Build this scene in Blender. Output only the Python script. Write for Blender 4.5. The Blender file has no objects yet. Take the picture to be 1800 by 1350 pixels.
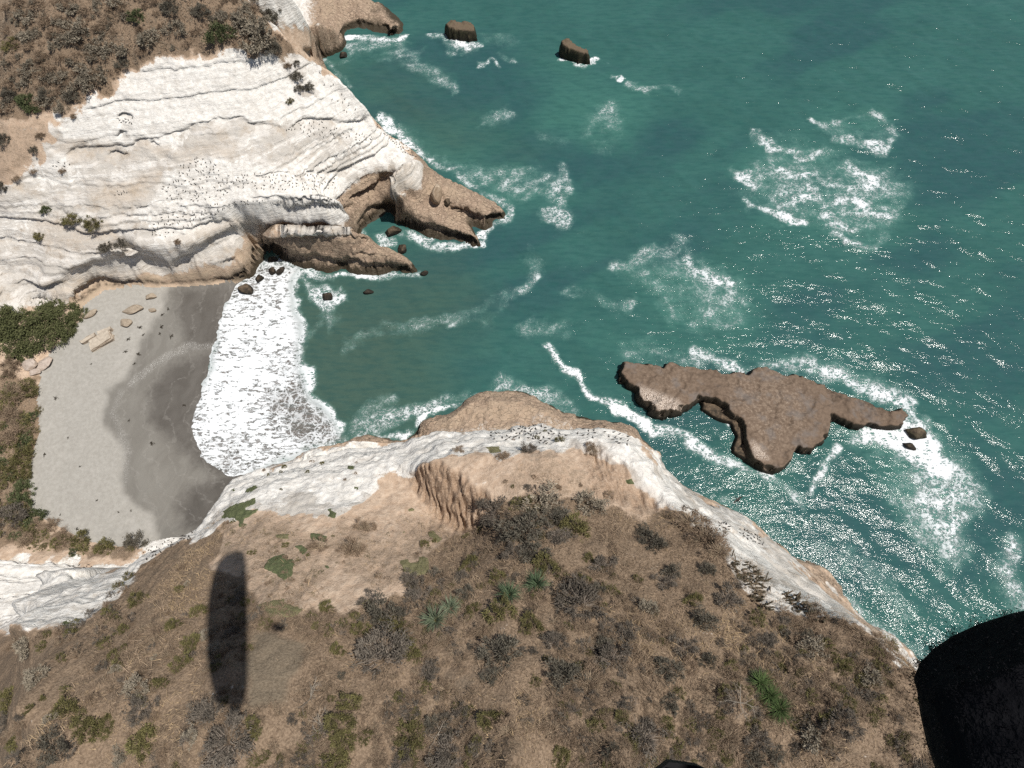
import bpy, math, random
import numpy as np
from mathutils import Matrix, Vector

SC = bpy.context.scene
COL = SC.collection
rng = np.random.default_rng(11)
random.seed(5)

# ------------------------------------------------------------------ camera
# The picture is taken from the air, 100 m above the sea, looking down about
# 67 degrees.  World: X to the right of the picture, Y away, Z up.
HC = 100.0
F = 1035.0                       # focal length in pixels of an 1800 x 1350 frame
DOWN = np.array([30.0, -435.0, -F]); DOWN /= np.linalg.norm(DOWN)
Zc = -DOWN
Yc = np.array([0, 1.0, 0]) - Zc[1] * Zc; Yc /= np.linalg.norm(Yc)
Xc = np.cross(Yc, Zc)
R = np.stack([Xc, Yc, Zc])       # world = R @ camera

cam = bpy.data.cameras.new('camera')
camo = bpy.data.objects.new('camera', cam); COL.objects.link(camo)
cam.sensor_width = 36.0; cam.lens = 36.0 * F / 1800.0
cam.clip_start = 0.02; cam.clip_end = 12000
camo.matrix_world = Matrix([[*R[0], 0], [*R[1], 0], [*R[2], HC], [0, 0, 0, 1]])
SC.camera = camo

# ------------------------------------------------------------------ sky, sun
A = R @ np.array([465 - 900.0, 675 - 1097.0, -F]); A /= np.linalg.norm(A)   # way the light travels
sun = bpy.data.lights.new('sun', 'SUN'); sun.energy = 4.9; sun.angle = math.radians(0.5)
sun.color = (1.0, 0.955, 0.89)
suno = bpy.data.objects.new('sun', sun); COL.objects.link(suno)
suno.rotation_euler = Vector(A).to_track_quat('-Z', 'Y').to_euler()
suno.location = (60, 0, 160)
W = bpy.data.worlds.new('World'); SC.world = W; W.use_nodes = True
nt = W.node_tree; nt.nodes.clear()
sk = nt.nodes.new('ShaderNodeTexSky'); sk.sky_type = 'NISHITA'; sk.sun_disc = False
sk.sun_elevation = math.asin(-A[2]); sk.sun_rotation = math.atan2(-A[0], -A[1])
sk.altitude = 100; sk.dust_density = 1.5
bg = nt.nodes.new('ShaderNodeBackground'); bg.inputs[1].default_value = 0.062
wo = nt.nodes.new('ShaderNodeOutputWorld')
nt.links.new(sk.outputs[0], bg.inputs[0]); nt.links.new(bg.outputs[0], wo.inputs[0])
SC.view_settings.view_transform = 'Standard'; SC.view_settings.look = 'None'
SC.view_settings.exposure = 0.0; SC.view_settings.gamma = 1.0
SC.view_settings.use_curve_mapping = False
try:
    SC.cycles.use_denoising = False
    SC.cycles.max_bounces = 5; SC.cycles.diffuse_bounces = 2; SC.cycles.glossy_bounces = 2
    SC.cycles.transparent_max_bounces = 4; SC.cycles.sample_clamp_indirect = 4.0
except Exception:
    pass

# ------------------------------------------------------------------ survey helpers
def ray(px, py):
    px = np.asarray(px, float); py = np.asarray(py, float)
    d = np.stack([px - 900.0, 675.0 - py, np.full(np.shape(px), -F)], -1)
    return d @ R.T

def at(px, py, z=0.0):
    """the point of height z seen at a pixel of the photograph"""
    d = ray(px, py)
    t = (np.asarray(z, float) - HC) / d[..., 2]
    return np.stack([d[..., 0] * t, d[..., 1] * t, HC + d[..., 2] * t], -1)

def proj(P):
    c = (P - np.array([0, 0, HC])) @ R
    w = np.maximum(-c[..., 2], 1e-3)
    return 900 + F * c[..., 0] / w, 675 - F * c[..., 1] / w

def hash2(ix, iy, seed):
    h = (ix.astype(np.int64) * 374761393 + iy.astype(np.int64) * 668265263 + seed * 974634777) & 0xffffffff
    h = ((h ^ (h >> 13)) * 1274126177) & 0xffffffff
    return ((h ^ (h >> 16)) & 0xffff) / 65535.0

def vnoise(x, y, seed=0):
    ix = np.floor(x); iy = np.floor(y); fx = x - ix; fy = y - iy
    u = fx * fx * fx * (fx * (fx * 6 - 15) + 10); v = fy * fy * fy * (fy * (fy * 6 - 15) + 10)
    a = hash2(ix, iy, seed); b = hash2(ix + 1, iy, seed); c = hash2(ix, iy + 1, seed); d = hash2(ix + 1, iy + 1, seed)
    return (a + (b - a) * u + (c - a) * v + (a - b - c + d) * u * v) * 2 - 1

def fbm(x, y, size, octv=4, seed=0, gain=0.5):
    s = np.zeros(np.broadcast(x, y).shape); amp = 1.0; f = 1.0 / size; tot = 0
    for k in range(octv):
        s += amp * vnoise(x * f + 17.3 * k, y * f - 9.1 * k, seed + k); tot += amp
        amp *= gain; f *= 2.03
    return s / tot

def sstep(a, b, x):
    t = np.clip((x - a) / (b - a), 0, 1)
    return t * t * (3 - 2 * t)

def poly_sd(x, y, pts, closed=True, reach=None):
    """signed distance to a polygon (inside positive) or minus the distance to an open line"""
    shp = np.shape(x); x = np.ravel(x).astype(np.float64); y = np.ravel(y).astype(np.float64)
    pts = np.asarray(pts, float)
    out = np.full(x.shape, -1e6)
    if reach is not None:
        sel = np.where((x > pts[:, 0].min() - reach) & (x < pts[:, 0].max() + reach) &
                       (y > pts[:, 1].min() - reach) & (y < pts[:, 1].max() + reach))[0]
    else:
        sel = np.arange(x.size)
    X = x[sel]; Y = y[sel]
    d2 = np.full(X.shape, 1e12); ins = np.zeros(X.shape, bool)
    n = len(pts)
    for i in range(n if closed else n - 1):
        ax, ay = pts[i]; bx, by = pts[(i + 1) % n]
        ex, ey = bx - ax, by - ay; L = ex * ex + ey * ey + 1e-12
        t = np.clip(((X - ax) * ex + (Y - ay) * ey) / L, 0, 1)
        d2 = np.minimum(d2, (X - ax - t * ex) ** 2 + (Y - ay - t * ey) ** 2)
        if closed and ay != by:
            c = ((ay > Y) != (by > Y)) & (X < ex * (Y - ay) / (by - ay) + ax)
            ins ^= c
    d = np.sqrt(d2)
    out[sel] = np.where(ins, d, -d) if closed else -d
    return out.reshape(shp)

# ------------------------------------------------------------------ object helpers
def new_mesh(name, verts, faces, mat=None, smooth=False):
    """faces: an (n,3) or (n,4) array, or a list of index tuples"""
    me = bpy.data.meshes.new(name)
    verts = np.asarray(verts, np.float32)
    if isinstance(faces, np.ndarray):
        k = faces.shape[1]
        me.vertices.add(len(verts)); me.vertices.foreach_set('co', verts.ravel())
        me.loops.add(faces.size); me.loops.foreach_set('vertex_index', faces.ravel().astype(np.int32))
        me.polygons.add(len(faces)); me.polygons.foreach_set('loop_start', np.arange(0, faces.size, k, dtype=np.int32))
        me.update(calc_edges=True); me.validate()
    else:
        me.from_pydata([tuple(v) for v in verts], [], faces); me.update()
    if smooth:
        me.polygons.foreach_set('use_smooth', np.ones(len(me.polygons), bool))
    if mat:
        me.materials.append(mat)
    return me

def attr(me, name, data):
    a = me.attributes.new(name, 'FLOAT', 'POINT'); a.data.foreach_set('value', np.asarray(data, np.float32).ravel())

def cattr(me, name, rgb):
    a = me.attributes.new(name, 'FLOAT_COLOR', 'POINT')
    rgba = np.ones((len(rgb), 4), np.float32); rgba[:, :3] = rgb
    a.data.foreach_set('color', rgba.ravel())

def obj(name, me, parent=None, loc=None, rot=None, scale=None):
    o = bpy.data.objects.new(name, me); COL.objects.link(o)
    if parent: o.parent = parent
    if loc is not None: o.location = tuple(float(v) for v in loc)
    if rot is not None: o.rotation_euler = tuple(float(v) for v in rot)
    if scale is not None: o.scale = tuple(float(v) for v in scale) if np.ndim(scale) else (float(scale),) * 3
    return o

def tag(o, label=None, cat=None, group=None, kind=None):
    if label: o['label'] = label
    if cat: o['category'] = cat
    if group: o['group'] = group
    if kind: o['kind'] = kind
    return o

def copy_tree(o, parent=None):
    kids = list(o.children)
    c = o.copy(); COL.objects.link(c)
    if parent: c.parent = parent
    for ch in kids: copy_tree(ch, c)
    return c

class NB:
    """a small helper for building node materials"""
    def __init__(s, name):
        s.m = bpy.data.materials.new(name); s.m.use_nodes = True
        s.t = s.m.node_tree; s.t.nodes.clear()
        s.out = s.n('ShaderNodeOutputMaterial'); s.b = s.n('ShaderNodeBsdfPrincipled')
        s.t.links.new(s.b.outputs[0], s.out.inputs[0])
        s.pos = s.n('ShaderNodeNewGeometry').outputs['Position']
    def n(s, kind, **kw):
        nd = s.t.nodes.new(kind)
        for k, v in kw.items(): setattr(nd, k, v)
        return nd
    def put(s, sock, v):
        if hasattr(v, 'links') or isinstance(v, bpy.types.NodeSocket): s.t.links.new(v, sock)
        else:
            if sock.type == 'RGBA' and len(v) == 3: v = (*v, 1)
            sock.default_value = v
    def math(s, op, a, b=0.0, c=None, clamp=False):
        nd = s.n('ShaderNodeMath', operation=op); nd.use_clamp = clamp
        s.put(nd.inputs[0], a); s.put(nd.inputs[1], b)
        if c is not None: s.put(nd.inputs[2], c)
        return nd.outputs[0]
    def vmul(s, v, k):
        nd = s.n('ShaderNodeVectorMath', operation='MULTIPLY'); s.put(nd.inputs[0], v); nd.inputs[1].default_value = k
        return nd.outputs[0]
    def vadd(s, a, b):
        nd = s.n('ShaderNodeVectorMath', operation='ADD'); s.put(nd.inputs[0], a); s.put(nd.inputs[1], b)
        return nd.outputs[0]
    def noise(s, scale, detail=4, rough=0.55, vec=None, color=False):
        nd = s.n('ShaderNodeTexNoise'); s.put(nd.inputs['Vector'], vec if vec is not None else s.pos)
        nd.inputs['Scale'].default_value = scale; nd.inputs['Detail'].default_value = detail
        nd.inputs['Roughness'].default_value = rough
        return nd.outputs['Color' if color else 'Fac']
    def voro(s, scale, vec=None, feature='F1', rnd=1.0):
        nd = s.n('ShaderNodeTexVoronoi', feature=feature); s.put(nd.inputs['Vector'], vec if vec is not None else s.pos)
        nd.inputs['Scale'].default_value = scale; nd.inputs['Randomness'].default_value = rnd
        return nd.outputs['Distance']
    def at(s, name, color=False):
        nd = s.n('ShaderNodeAttribute', attribute_name=name)
        return nd.outputs['Color' if color else 'Fac']
    def ss(s, a, b, x):
        nd = s.n('ShaderNodeMapRange', interpolation_type='SMOOTHSTEP'); s.put(nd.inputs[0], x)
        s.put(nd.inputs[1], a); s.put(nd.inputs[2], b)
        return nd.outputs[0]
    def mix(s, f, a, b, mode='MIX'):
        nd = s.n('ShaderNodeMix', data_type='RGBA', blend_type=mode)
        s.put(nd.inputs[0], f); s.put(nd.inputs[6], a); s.put(nd.inputs[7], b)
        return nd.outputs[2]
    def bump(s, h, dist, strength=1.0, normal=None):
        nd = s.n('ShaderNodeBump'); s.put(nd.inputs['Height'], h); nd.inputs['Distance'].default_value = dist
        nd.inputs['Strength'].default_value = strength
        if normal is not None: s.put(nd.inputs['Normal'], normal)
        return nd.outputs[0]
    def fin(s, col, rough=0.9, normal=None, spec=0.2):
        s.put(s.b.inputs['Base Color'], col); s.put(s.b.inputs['Roughness'], rough)
        s.put(s.b.inputs['Specular IOR Level'], spec)
        if normal is not None: s.put(s.b.inputs['Normal'], normal)
        return s.m
# ------------------------------------------------------------------ land: height survey
def D(p, n=1e9):
    return np.asarray(p, float)

BEACH_FRONT = [(415,500),(410,530),(401,560),(397,600),(391,640),(380,670),(371,692),(357,708),(350,735),(352,770),(364,800),(384,822),(400,838)]
COAST = ([(640,-60),(660,0),(682,14),(700,27),(712,42),(708,58),(690,63),(662,61),(640,53),(617,50),(603,60),(608,78),(598,88),(577,97),(560,103),(544,97),
          (535,88),(560,130),(600,160),(636,195),(662,228),(690,250),(716,272),(735,284),
          (742,290),(762,304),(790,317),(830,338),(870,357),(893,376),(892,389),(872,384),(864,397),(852,408),(835,398),(815,388),(793,376),(776,364),(790,378),(815,388),(834,406),(846,432),(830,431),(800,425),(770,420),
           (745,411),(720,400),(700,389),(690,376),(679,372),(664,384),(646,394),(633,410),(636,425),(650,438),(690,441),(718,454),(735,480),(715,482),(690,474),
           (662,487),(632,485),(602,474),(580,480),(560,472),(536,470),(512,462),(492,454),(480,444),(466,446),(455,464),(442,484),(425,494)] + BEACH_FRONT +
         [(515,806),(538,792),(578,785),(610,780),(624,771),(650,766),(688,770),(703,776),(733,762),(736,748),(770,734),(800,727),(814,705),(840,694),(880,684),(920,691),
          (960,709),(1000,727),(1050,741),(1090,741),(1116,754),(1136,780),(1158,800),(1168,825),(1200,854),(1236,877),(1272,890),(1310,910),(1350,944),(1400,985),
          (1420,988),(1450,1003),(1478,1030),(1480,1042),(1470,1044),(1492,1062),(1522,1097),(1560,1112),(1600,1140),(1622,1170),(1690,1240),(1780,1340),(1850,1420)])
coast_xy = at([p[0] for p in COAST], [p[1] for p in COAST], 0.0)[:, :2]
land_xy = np.vstack([coast_xy, [(80, -40), (-170, -40), (-170, 170), (coast_xy[0, 0], 170)]])

LINES = []                       # (pixels with height, closed?) : known heights along traced lines
def line(*p): LINES.append(at([q[0] for q in p], [q[1] for q in p], [q[2] for q in p]))
def foot(p, steps):
    """known heights at the hidden foot of a cliff whose brow is traced: metres outwards from the brow, height"""
    P = at([q[0] for q in p], [q[1] for q in p], [q[2] for q in p])
    r = np.hypot(P[:, 0], P[:, 1])[:, None]
    for out, z in steps:
        Q = P.copy(); Q[:, :2] *= 1 + out / r; Q[:, 2] = z; LINES.append(Q)
RIM = [(240,984,39.5),(252,968,39),(300,950,39),(340,934,38.5),(356,914,38),(372,888,37.5),(392,850,36.5),(422,832,36),(470,818,35.5),(520,808,35),(560,800,35),(612,787,35),(668,786,35),
     (700,775,35.5),(740,762,36),(790,758,36.5),(850,757,37),(905,746,37.5),(960,742,38),(984,756,38.5),(1010,749,39),(1045,748,39),(1080,753,39),(1112,766,39.5),(1142,790,40),(1157,815,40.5),(1162,842,41)]
foot(RIM[1:14], [(3.2, 7.0), (7.0, 3.0), (12.0, 2.3)])
foot([(-40,985,35),(0,987,35),(60,990,35.5),(120,989,36),(170,994,37),(215,996,38.5),(240,984,39.5)], [(4.0, 11.0), (9.0, 5.5)])
foot(RIM[14:-2], [(3.0, 9.0), (6.5, 6.0)])
foot([(533,102,23.6),(580,120,21.8),(612,152,19.6),(642,184,16.6),(664,216,13.2),(692,240,9.6)], [(4.5, 1.5)])
foot([(400,-30,32),(430,0,31),(482,38,29),(505,70,27),(526,92,24.5)], [(5.0, 9.0)])
# far white cliff: foot over the beach
line((60,527,5),(95,530,4.5),(130,532,4),(180,507,3),(250,502,2.5),(330,501,1.8),(405,496,0.8))
line((62,492,8.5),(120,470,9.5),(200,446,10),(235,446,8),(255,470,5.5),(280,478,4.2),(320,484,3.6),(380,478,3.6),(425,462,4.6),(445,446,5.5))
line((185,437,12),(225,430,12),(280,437,10.5),(330,420,11.5),(380,398,11),(430,393,11),(500,398,10.5),(560,395,10.5),(610,396,9.8),(640,402,9))
line((455,436,5.2),(480,428,5.6),(520,432,5.4),(580,436,5),(640,442,4.4),(690,452,3.6),(722,468,2.4))
line((480,416,6.2),(560,412,6.2),(630,412,5.8),(650,428,4.6))
line((650,385,4.4),(668,372,4),(700,372,4.2),(740,384,3.6),(780,398,3),(820,410,2.4),(838,424,1.8))
line((705,352,6),(740,350,5),(770,362,3.6),(778,350,4),(800,362,3.4),(840,372,2.8),(860,380,2.4))
line((750,305,5.6),(790,330,4.2),(830,346,3.4),(880,372,2.4))
line((630,400,8.6),(640,378,8.6),(660,355,9.4),(690,338,10.4),(715,322,10),(738,330,8.5))
line((640,340,12.6),(680,312,12.8),(712,284,12.4),(735,276,10.4))
line((625,330,13.5),(560,348,14),(480,350,14.3),(400,362,14),(330,385,13),(260,410,12.3),(190,405,13.2),(100,395,13.6),(0,425,11.4))
line((0,350,17),(60,310,18.2),(130,300,18.5),(220,276,19.4),(300,262,20),(380,250,20),(460,232,19.6),(540,225,18),(600,222,16),(655,224,13))
line((100,208,23.6),(160,180,25),(230,132,26.6),(300,108,27.5),(380,97,27.5),(450,97,26.6),(500,104,25),(533,102,23.6))
line((0,300,20),(40,250,22.4),(90,215,23.6))
line((533,102,23.6),(560,110,22.6),(580,120,21.8),(612,152,19.6),(642,184,16.6),(664,216,13.2),(692,240,9.6),(720,264,8),(737,277,6.4))
line((0,210,24.4),(80,150,27),(180,90,29.5),(300,60,30),(420,70,29),(480,80,27.5))
line((0,100,30),(150,40,32),(300,10,32.5),(400,10,31.5),(430,0,31),(482,38,29),(505,70,27),(532,96,24))
line((0,0,34),(200,-30,35),(400,-40,34))
# the cliff beyond
line((520,70,6.5),(548,46,7),(590,38,7),(618,28,6.8),(660,26,5.6),(690,40,3.4))
line((536,80,4.6),(570,82,3.6),(596,66,4.6),(606,46,5.2))
line((520,54,8.4),(560,34,9),(610,16,9.4),(650,4,9))
line((440,-20,24),(520,-40,24),(600,-60,23),(640,-70,21))
line((630,40,5.8),(660,48,5),(690,52,3.6))
# slope behind the beach
line((90,532,4.6),(60,560,4.9),(30,580,5.2),(0,600,5.4))
line((150,555,3.4),(128,575,3.4),(100,606,3.2),(76,640,3.2),(66,700,3.2),(70,760,3.2),(56,800,3.2),(50,850,3.2),(58,900,3.2),(104,925,3.2),(150,950,3.2),(210,960,3.2),(262,952,3.2),(300,940,3.2))
line((0,620,5.4),(0,700,5.4),(0,850,5.4))
line((0,935,5.4),(60,960,4.9),(120,978,4.8),(190,980,4.8),(230,972,4.6))
line((0,480,8),(40,470,8.6),(66,490,8))
line((0,465,9.5),(60,450,10))
# sand
line((270,505,2.0),(210,600,2.2),(190,700,2.4),(230,800,2.4),(270,900,2.4))
line((130,640,2.7),(115,720,2.7),(110,800,2.7),(105,870,2.7),(160,925,2.7),(230,930,2.6))
line((330,520,1.2),(310,600,1.2),(270,680,1.2),(300,800,1.2),(330,900,1.3))
# white rock outcrop at the lower left
line((-40,985,35),(0,987,35),(60,990,35.5),(120,989,36),(170,994,37),(215,996,38.5),(240,984,39.5))
line((0,1060,43),(60,1050,42.5),(110,1040,43),(160,1030,43))
line((0,1098,49),(60,1108,49.5),(110,1100,49),(150,1078,47.5),(195,1026,44),(238,990,40.5))
# near headland: outer rim
line(*RIM)
line((1162,842,41),(1190,880,44),(1204,898,46),(1240,940,48),(1285,985,50),(1310,1030,51),(1350,1062,52),(1420,1086,53),(1500,1092,54),(1545,1110,54.5),(1580,1160,55),(1622,1196,55.5),(1720,1290,56),(1850,1420,57))
line((1170,834,34),(1215,874,32),(1248,906,33),(1300,940,33),(1350,985,34),(1400,1035,35),(1450,1068,36),(1500,1083,38))
line((1560,1118,38),(1590,1138,36),(1616,1170,36))
line((1225,872,14),(1262,890,16),(1300,908,17),(1340,942,17),(1390,984,17),(1430,1020,18),(1470,1052,18),(1502,1080,24))
line((545,800,3.2),(600,787,3.2),(650,774,3.2))
line((748,750,3.6),(785,738,4),(822,716,4),(850,702,4.2),(890,700,4.2),(940,712,4.4),(1000,736,4.8))
line((1060,746,5.5),(1108,760,6),(1135,790,7),(1156,815,8))
line((1418,996,5),(1446,1010,5),(1470,1034,5),(1462,1040,6))
# inner crest of the white rim
line((395,900,41),(430,872,41),(500,848,40.5),(600,830,40),(664,812,39),(720,800,39),(790,782,40.5),(850,775,41),(920,775,41.5),(980,775,42),(1040,768,41.6),(1090,778,42),(1128,806,43),(1146,840,43.5))
# scarp on the near headland
line((733,818,43.2),(752,814,43.8),(778,818,44.2),(804,834,44.6),(834,860,45.2),(862,874,45.6))
line((722,838,40.2),(746,880,40.8),(766,906,41.3),(800,928,42.2),(838,932,43),(852,926,43.6))
line((760,806,43.2),(820,800,43.8),(900,806,44.4),(980,806,44.6),(1000,820,44.6))
line((1020,790,42.6),(1046,806,43),(1080,830,43.4),(1120,870,43.6),(1150,890,44))
line((1000,860,45.6),(1060,880,45.6),(1120,905,46),(1180,915,46.4))
line((700,850,40.2),(680,880,41.5),(650,900,42.8),(690,930,44.5))
for p in [(900,860,46),(950,840,45.6),(880,800,43.9),(600,880,42.5),(520,900,43),(450,910,42.8),(390,930,43),(400,985,48),(330,990,46.5),(280,1010,45.6),(250,1080,50),(190,1110,51),
          (130,1160,54),(40,1180,55),(0,1250,58),(-40,1350,62),(200,1230,57.5),(300,1320,60.5),(465,1097,59-5),(400,1180,56.5),(400,1300,60),(560,980,47.6),(620,960,46.6),(700,1030,49.6),
          (520,1060,51.6),(700,1180,55.5),(600,1280,59),(900,960,50.4),(900,1060,53.4),(900,1180,57),(900,1350,61.5),(1060,960,50),(1100,1080,54),(1100,1230,58.5),(1100,1350,61),(1180,990,49.6),
          (1240,1080,53.4),(1300,1220,57.5),(1420,1180,56.5),(1500,1300,59),(1620,1300,58),(1740,1400,59.5)]:
    line(p)

GX0, GX1, GY0, GY1 = -150.0, 84.0, -34.0, 146.0
def solve_heights():
    z = None
    for h, iters in ((6.0, 200), (3.0, 200), (1.5, 200), (0.75, 160), (0.5, 120)):
        nx = int((GX1 - GX0) / h) + 1; ny = int((GY1 - GY0) / h) + 1
        xs = np.linspace(GX0, GX1, nx); ys = np.linspace(GY0, GY1, ny)
        XX, YY = np.meshgrid(xs, ys)
        sd = poly_sd(XX, YY, land_xy)
        fix = sd < 0
        val = np.where(fix, -np.minimum(-sd * 1.1, 4.0), 0)
        cs = np.zeros(XX.shape); cn = np.zeros(XX.shape)
        for L in LINES:
            P = L
            if len(P) > 1:
                seg = []
                for a, b in zip(P[:-1], P[1:]):
                    n = max(2, int(np.linalg.norm((b - a)[:2]) / (h * 0.5)) + 1)
                    seg.append(a + (b - a) * np.linspace(0, 1, n)[:, None])
                P = np.vstack(seg)
            ix = np.rint((P[:, 0] - GX0) / (GX1 - GX0) * (nx - 1)).astype(int)
            iy = np.rint((P[:, 1] - GY0) / (GY1 - GY0) * (ny - 1)).astype(int)
            ok = (ix >= 0) & (ix < nx) & (iy >= 0) & (iy < ny)
            np.add.at(cs, (iy[ok], ix[ok]), P[ok, 2]); np.add.at(cn, (iy[ok], ix[ok]), 1)
        c = (cn > 0) & (sd > -0.2)
        fix = fix | c; val = np.where(c, cs / np.maximum(cn, 1), val)
        if z is None:
            z = np.full(XX.shape, 20.0)
        else:
            z = resample(z, xs, ys)
        z[fix] = val[fix]
        for k in range(iters):
            p = np.pad(z, 1, mode='edge')
            q = (p[:-2, 1:-1] + p[2:, 1:-1] + p[1:-1, :-2] + p[1:-1, 2:]) * 0.25
            z = np.where(fix, val, z + 1.0 * (q - z))
    for k in range(2):                                   # round the traced creases a little
        p = np.pad(z, 1, mode='edge')
        q = (p[:-2, 1:-1] + p[2:, 1:-1] + p[1:-1, :-2] + p[1:-1, 2:] + 4 * z) / 8
        z = np.where(sd < -1.5, z, q)
    return z, sd

def resample(z, xs, ys):
    ny, nx = z.shape
    fx = np.clip((xs - GX0) / (GX1 - GX0) * (nx - 1), 0, nx - 1.001); fy = np.clip((ys - GY0) / (GY1 - GY0) * (ny - 1), 0, ny - 1.001)
    ix = fx.astype(int); iy = fy.astype(int); u = (fx - ix)[None, :]; v = (fy - iy)[:, None]
    a = z[np.ix_(iy, ix)]; b = z[np.ix_(iy, ix + 1)]; c = z[np.ix_(iy + 1, ix)]; d = z[np.ix_(iy + 1, ix + 1)]
    return a * (1 - u) * (1 - v) + b * u * (1 - v) + c * (1 - u) * v + d * u * v

Z0, SD0 = solve_heights()
# ------------------------------------------------------------------ land: fine mesh and ground cover
def lines_1d(*runs):
    out = [np.arange(a, b, s) for a, b, s in runs]
    return np.concatenate(out + [[runs[-1][1]]])

def bil(z, x, y, pad=0.0):
    ny, nx = z.shape
    fx = np.clip((x - GX0) / (GX1 - GX0) * (nx - 1), 0, nx - 1.001); fy = np.clip((y - GY0) / (GY1 - GY0) * (ny - 1), 0, ny - 1.001)
    ix = fx.astype(int); iy = fy.astype(int); u = fx - ix; v = fy - iy
    def w4(t): return (-.5 * t + t * t - .5 * t ** 3, 1 - 2.5 * t * t + 1.5 * t ** 3, .5 * t + 2 * t * t - 1.5 * t ** 3, -.5 * t * t + .5 * t ** 3)
    wu = w4(u); wv = w4(v); out = 0
    for a in range(4):
        ja = np.clip(iy + a - 1, 0, ny - 1)
        for c in range(4):
            out = out + wv[a] * wu[c] * z[ja, np.clip(ix + c - 1, 0, nx - 1)]
    return out

SAND = [(150,556),(128,576),(100,607),(76,640),(66,700),(70,760),(56,800),(50,850),(58,900),(104,925),(150,950),(210,960),(262,952),(300,944),(420,944),(440,838),(460,700),(470,560),(440,498),
        (405,499),(330,505),(250,506),(185,511),(145,540)]
PALE = [[(-60,345),(0,335),(60,285),(100,205),(160,183),(235,126),(300,104),(440,94),(500,100),(545,100),(610,150),(660,212),(735,278),(752,290),(748,340),(705,350),(650,372),(636,402),(640,420),(560,404),
         (480,400),(450,425),(430,450),(400,480),(330,494),(250,497),(180,503),(130,526),(60,545),(-60,545)],
        [(430,-70),(650,-70),(640,5),(610,15),(560,35),(520,62),(495,48),(440,5)],
        [(480,408),(560,402),(640,420),(650,434),(700,446),(724,462),(690,458),(640,452),(560,444),(500,436)],
        [(-60,978),(0,978),(120,982),(215,990),(245,980),(232,1022),(198,1054),(150,1086),(60,1114),(0,1106),(-60,1110)],
        [(225,1000),(235,978),(300,944),(340,929),(356,908),(385,850),(422,826),(520,802),(612,781),(668,780),(740,756),(850,751),(960,736),(1045,742),(1112,760),(1146,786),(1166,816),(1240,876),(1310,905),(1400,985),
         (1500,1083),(1625,1172),(1660,1230),(1540,1112),(1420,1090),(1310,1034),(1204,902),(1150,895),(1120,850),(1080,815),(1000,795),(900,800),(820,798),(740,815),(720,840),(670,832),(655,862),(600,890),(500,905),
         (440,885),(405,905),(375,925),(350,955),(300,972),(255,992)]]
WHITE = [([(104,212),(160,184),(235,127),(300,105),(440,95),(492,112),(520,175),(545,180),(540,104),(610,152),(660,214),(690,240),(720,270),(700,285),(640,300),(610,225),(520,215),(400,208),(340,230),(300,247),(210,252),(150,262),(110,245)],1.0),
         ([(300,292),(420,282),(520,300),(640,318),(660,340),(620,372),(600,392),(480,390),(420,392),(350,420),(300,430),(250,442),(270,400),(250,380)],.72),
         ([(45,290),(110,275),(150,300),(150,330),(60,335)],.6), ([(0,365),(60,340),(110,370),(90,430),(0,430)],.45),
         ([(120,290),(300,262),(400,250),(560,230),(660,225),(690,260),(640,300),(520,295),(420,275),(300,285),(180,330)],.35),
         ([(715,268),(742,285),(748,345),(730,358),(704,345),(722,310)],.6), ([(640,330),(700,300),(715,305),(690,325),(650,350)],.6),
         ([(440,-70),(640,-70),(640,5),(610,12),(560,32),(520,55),(500,42),(445,0)],.7),
         ([(385,856),(422,828),(520,804),(612,783),(668,782),(740,758),(850,753),(960,738),(1045,744),(1112,762),(1144,788),(1162,818),(1166,845),(1195,885),(1215,905),(1165,880),(1128,838),(1092,812),(1050,788),(1020,775),
           (990,790),(900,788),(830,782),(740,812),(722,838),(676,828),(652,852),(600,872),(540,872),(500,885),(440,868),(398,890),(372,902)],1.0),
         ([(232,985),(300,946),(340,931),(356,910),(380,865),(392,862),(376,905),(350,948),(300,964),(255,986),(225,1020),(212,1000)],.95),
         ([(-60,985),(0,983),(120,986),(215,993),(236,985),(225,1020),(195,1050),(150,1082),(60,1110),(0,1100),(-60,1100)],.62),
         ([(1195,884),(1240,905),(1315,945),(1360,995),(1300,985),(1250,952),(1215,918)],.95), ([(1236,880),(1270,890),(1320,920),(1345,950),(1290,925)],.45),
         ([(1365,1030),(1430,1055),(1500,1108),(1480,1096),(1420,1078)],.75), ([(1540,1108),(1600,1148),(1625,1180),(1580,1162)],.7)]
BRUSH = [[(-80,1112),(60,1114),(150,1088),(228,1000),(300,972),(350,956),(378,912),(392,950),(382,1000),(430,1020),(470,1060),(560,1075),(600,1090),(640,1060),(700,1050),(760,985),(812,935),(858,912),(880,878),(960,872),
          (1040,880),(1120,908),(1195,897),(1235,925),(1290,968),(1335,1005),(1358,1036),(1385,1044),(1430,1068),(1500,1096),(1560,1122),(1640,1207),(1900,1460),(-80,1460)],
         [(-80,-80),(430,-80),(488,45),(520,104),(500,108),(440,90),(380,86),(300,96),(230,116),(165,170),(100,198),(60,205),(0,215),(-80,240)],
         [(0,655),(80,668),(84,690),(82,760),(66,800),(62,850),(64,890),(46,900),(98,930),(150,955),(260,955),(230,975),(120,970),(-80,950),(-80,690)]]
SPARSE = [[(600,890),(660,930),(760,900),(830,935),(760,990),(700,1050),(600,1010),(560,960)],[(860,830),(960,800),(1100,860),(1180,905),(1040,880),(900,875)],[(380,905),(480,905),(560,930),(600,1010),(540,1080),(460,1060),(390,1000)],
          [(-80,240),(0,215),(100,205),(60,280),(0,330),(-80,345)],[(480,90),(520,110),(550,150),(555,200),(530,195),(500,150)],[(60,350),(180,360),(175,405),(60,420)]]
BARE = [[(438,1108),(490,1104),(540,1130),(512,1190),(500,1230),(440,1240)]]

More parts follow.
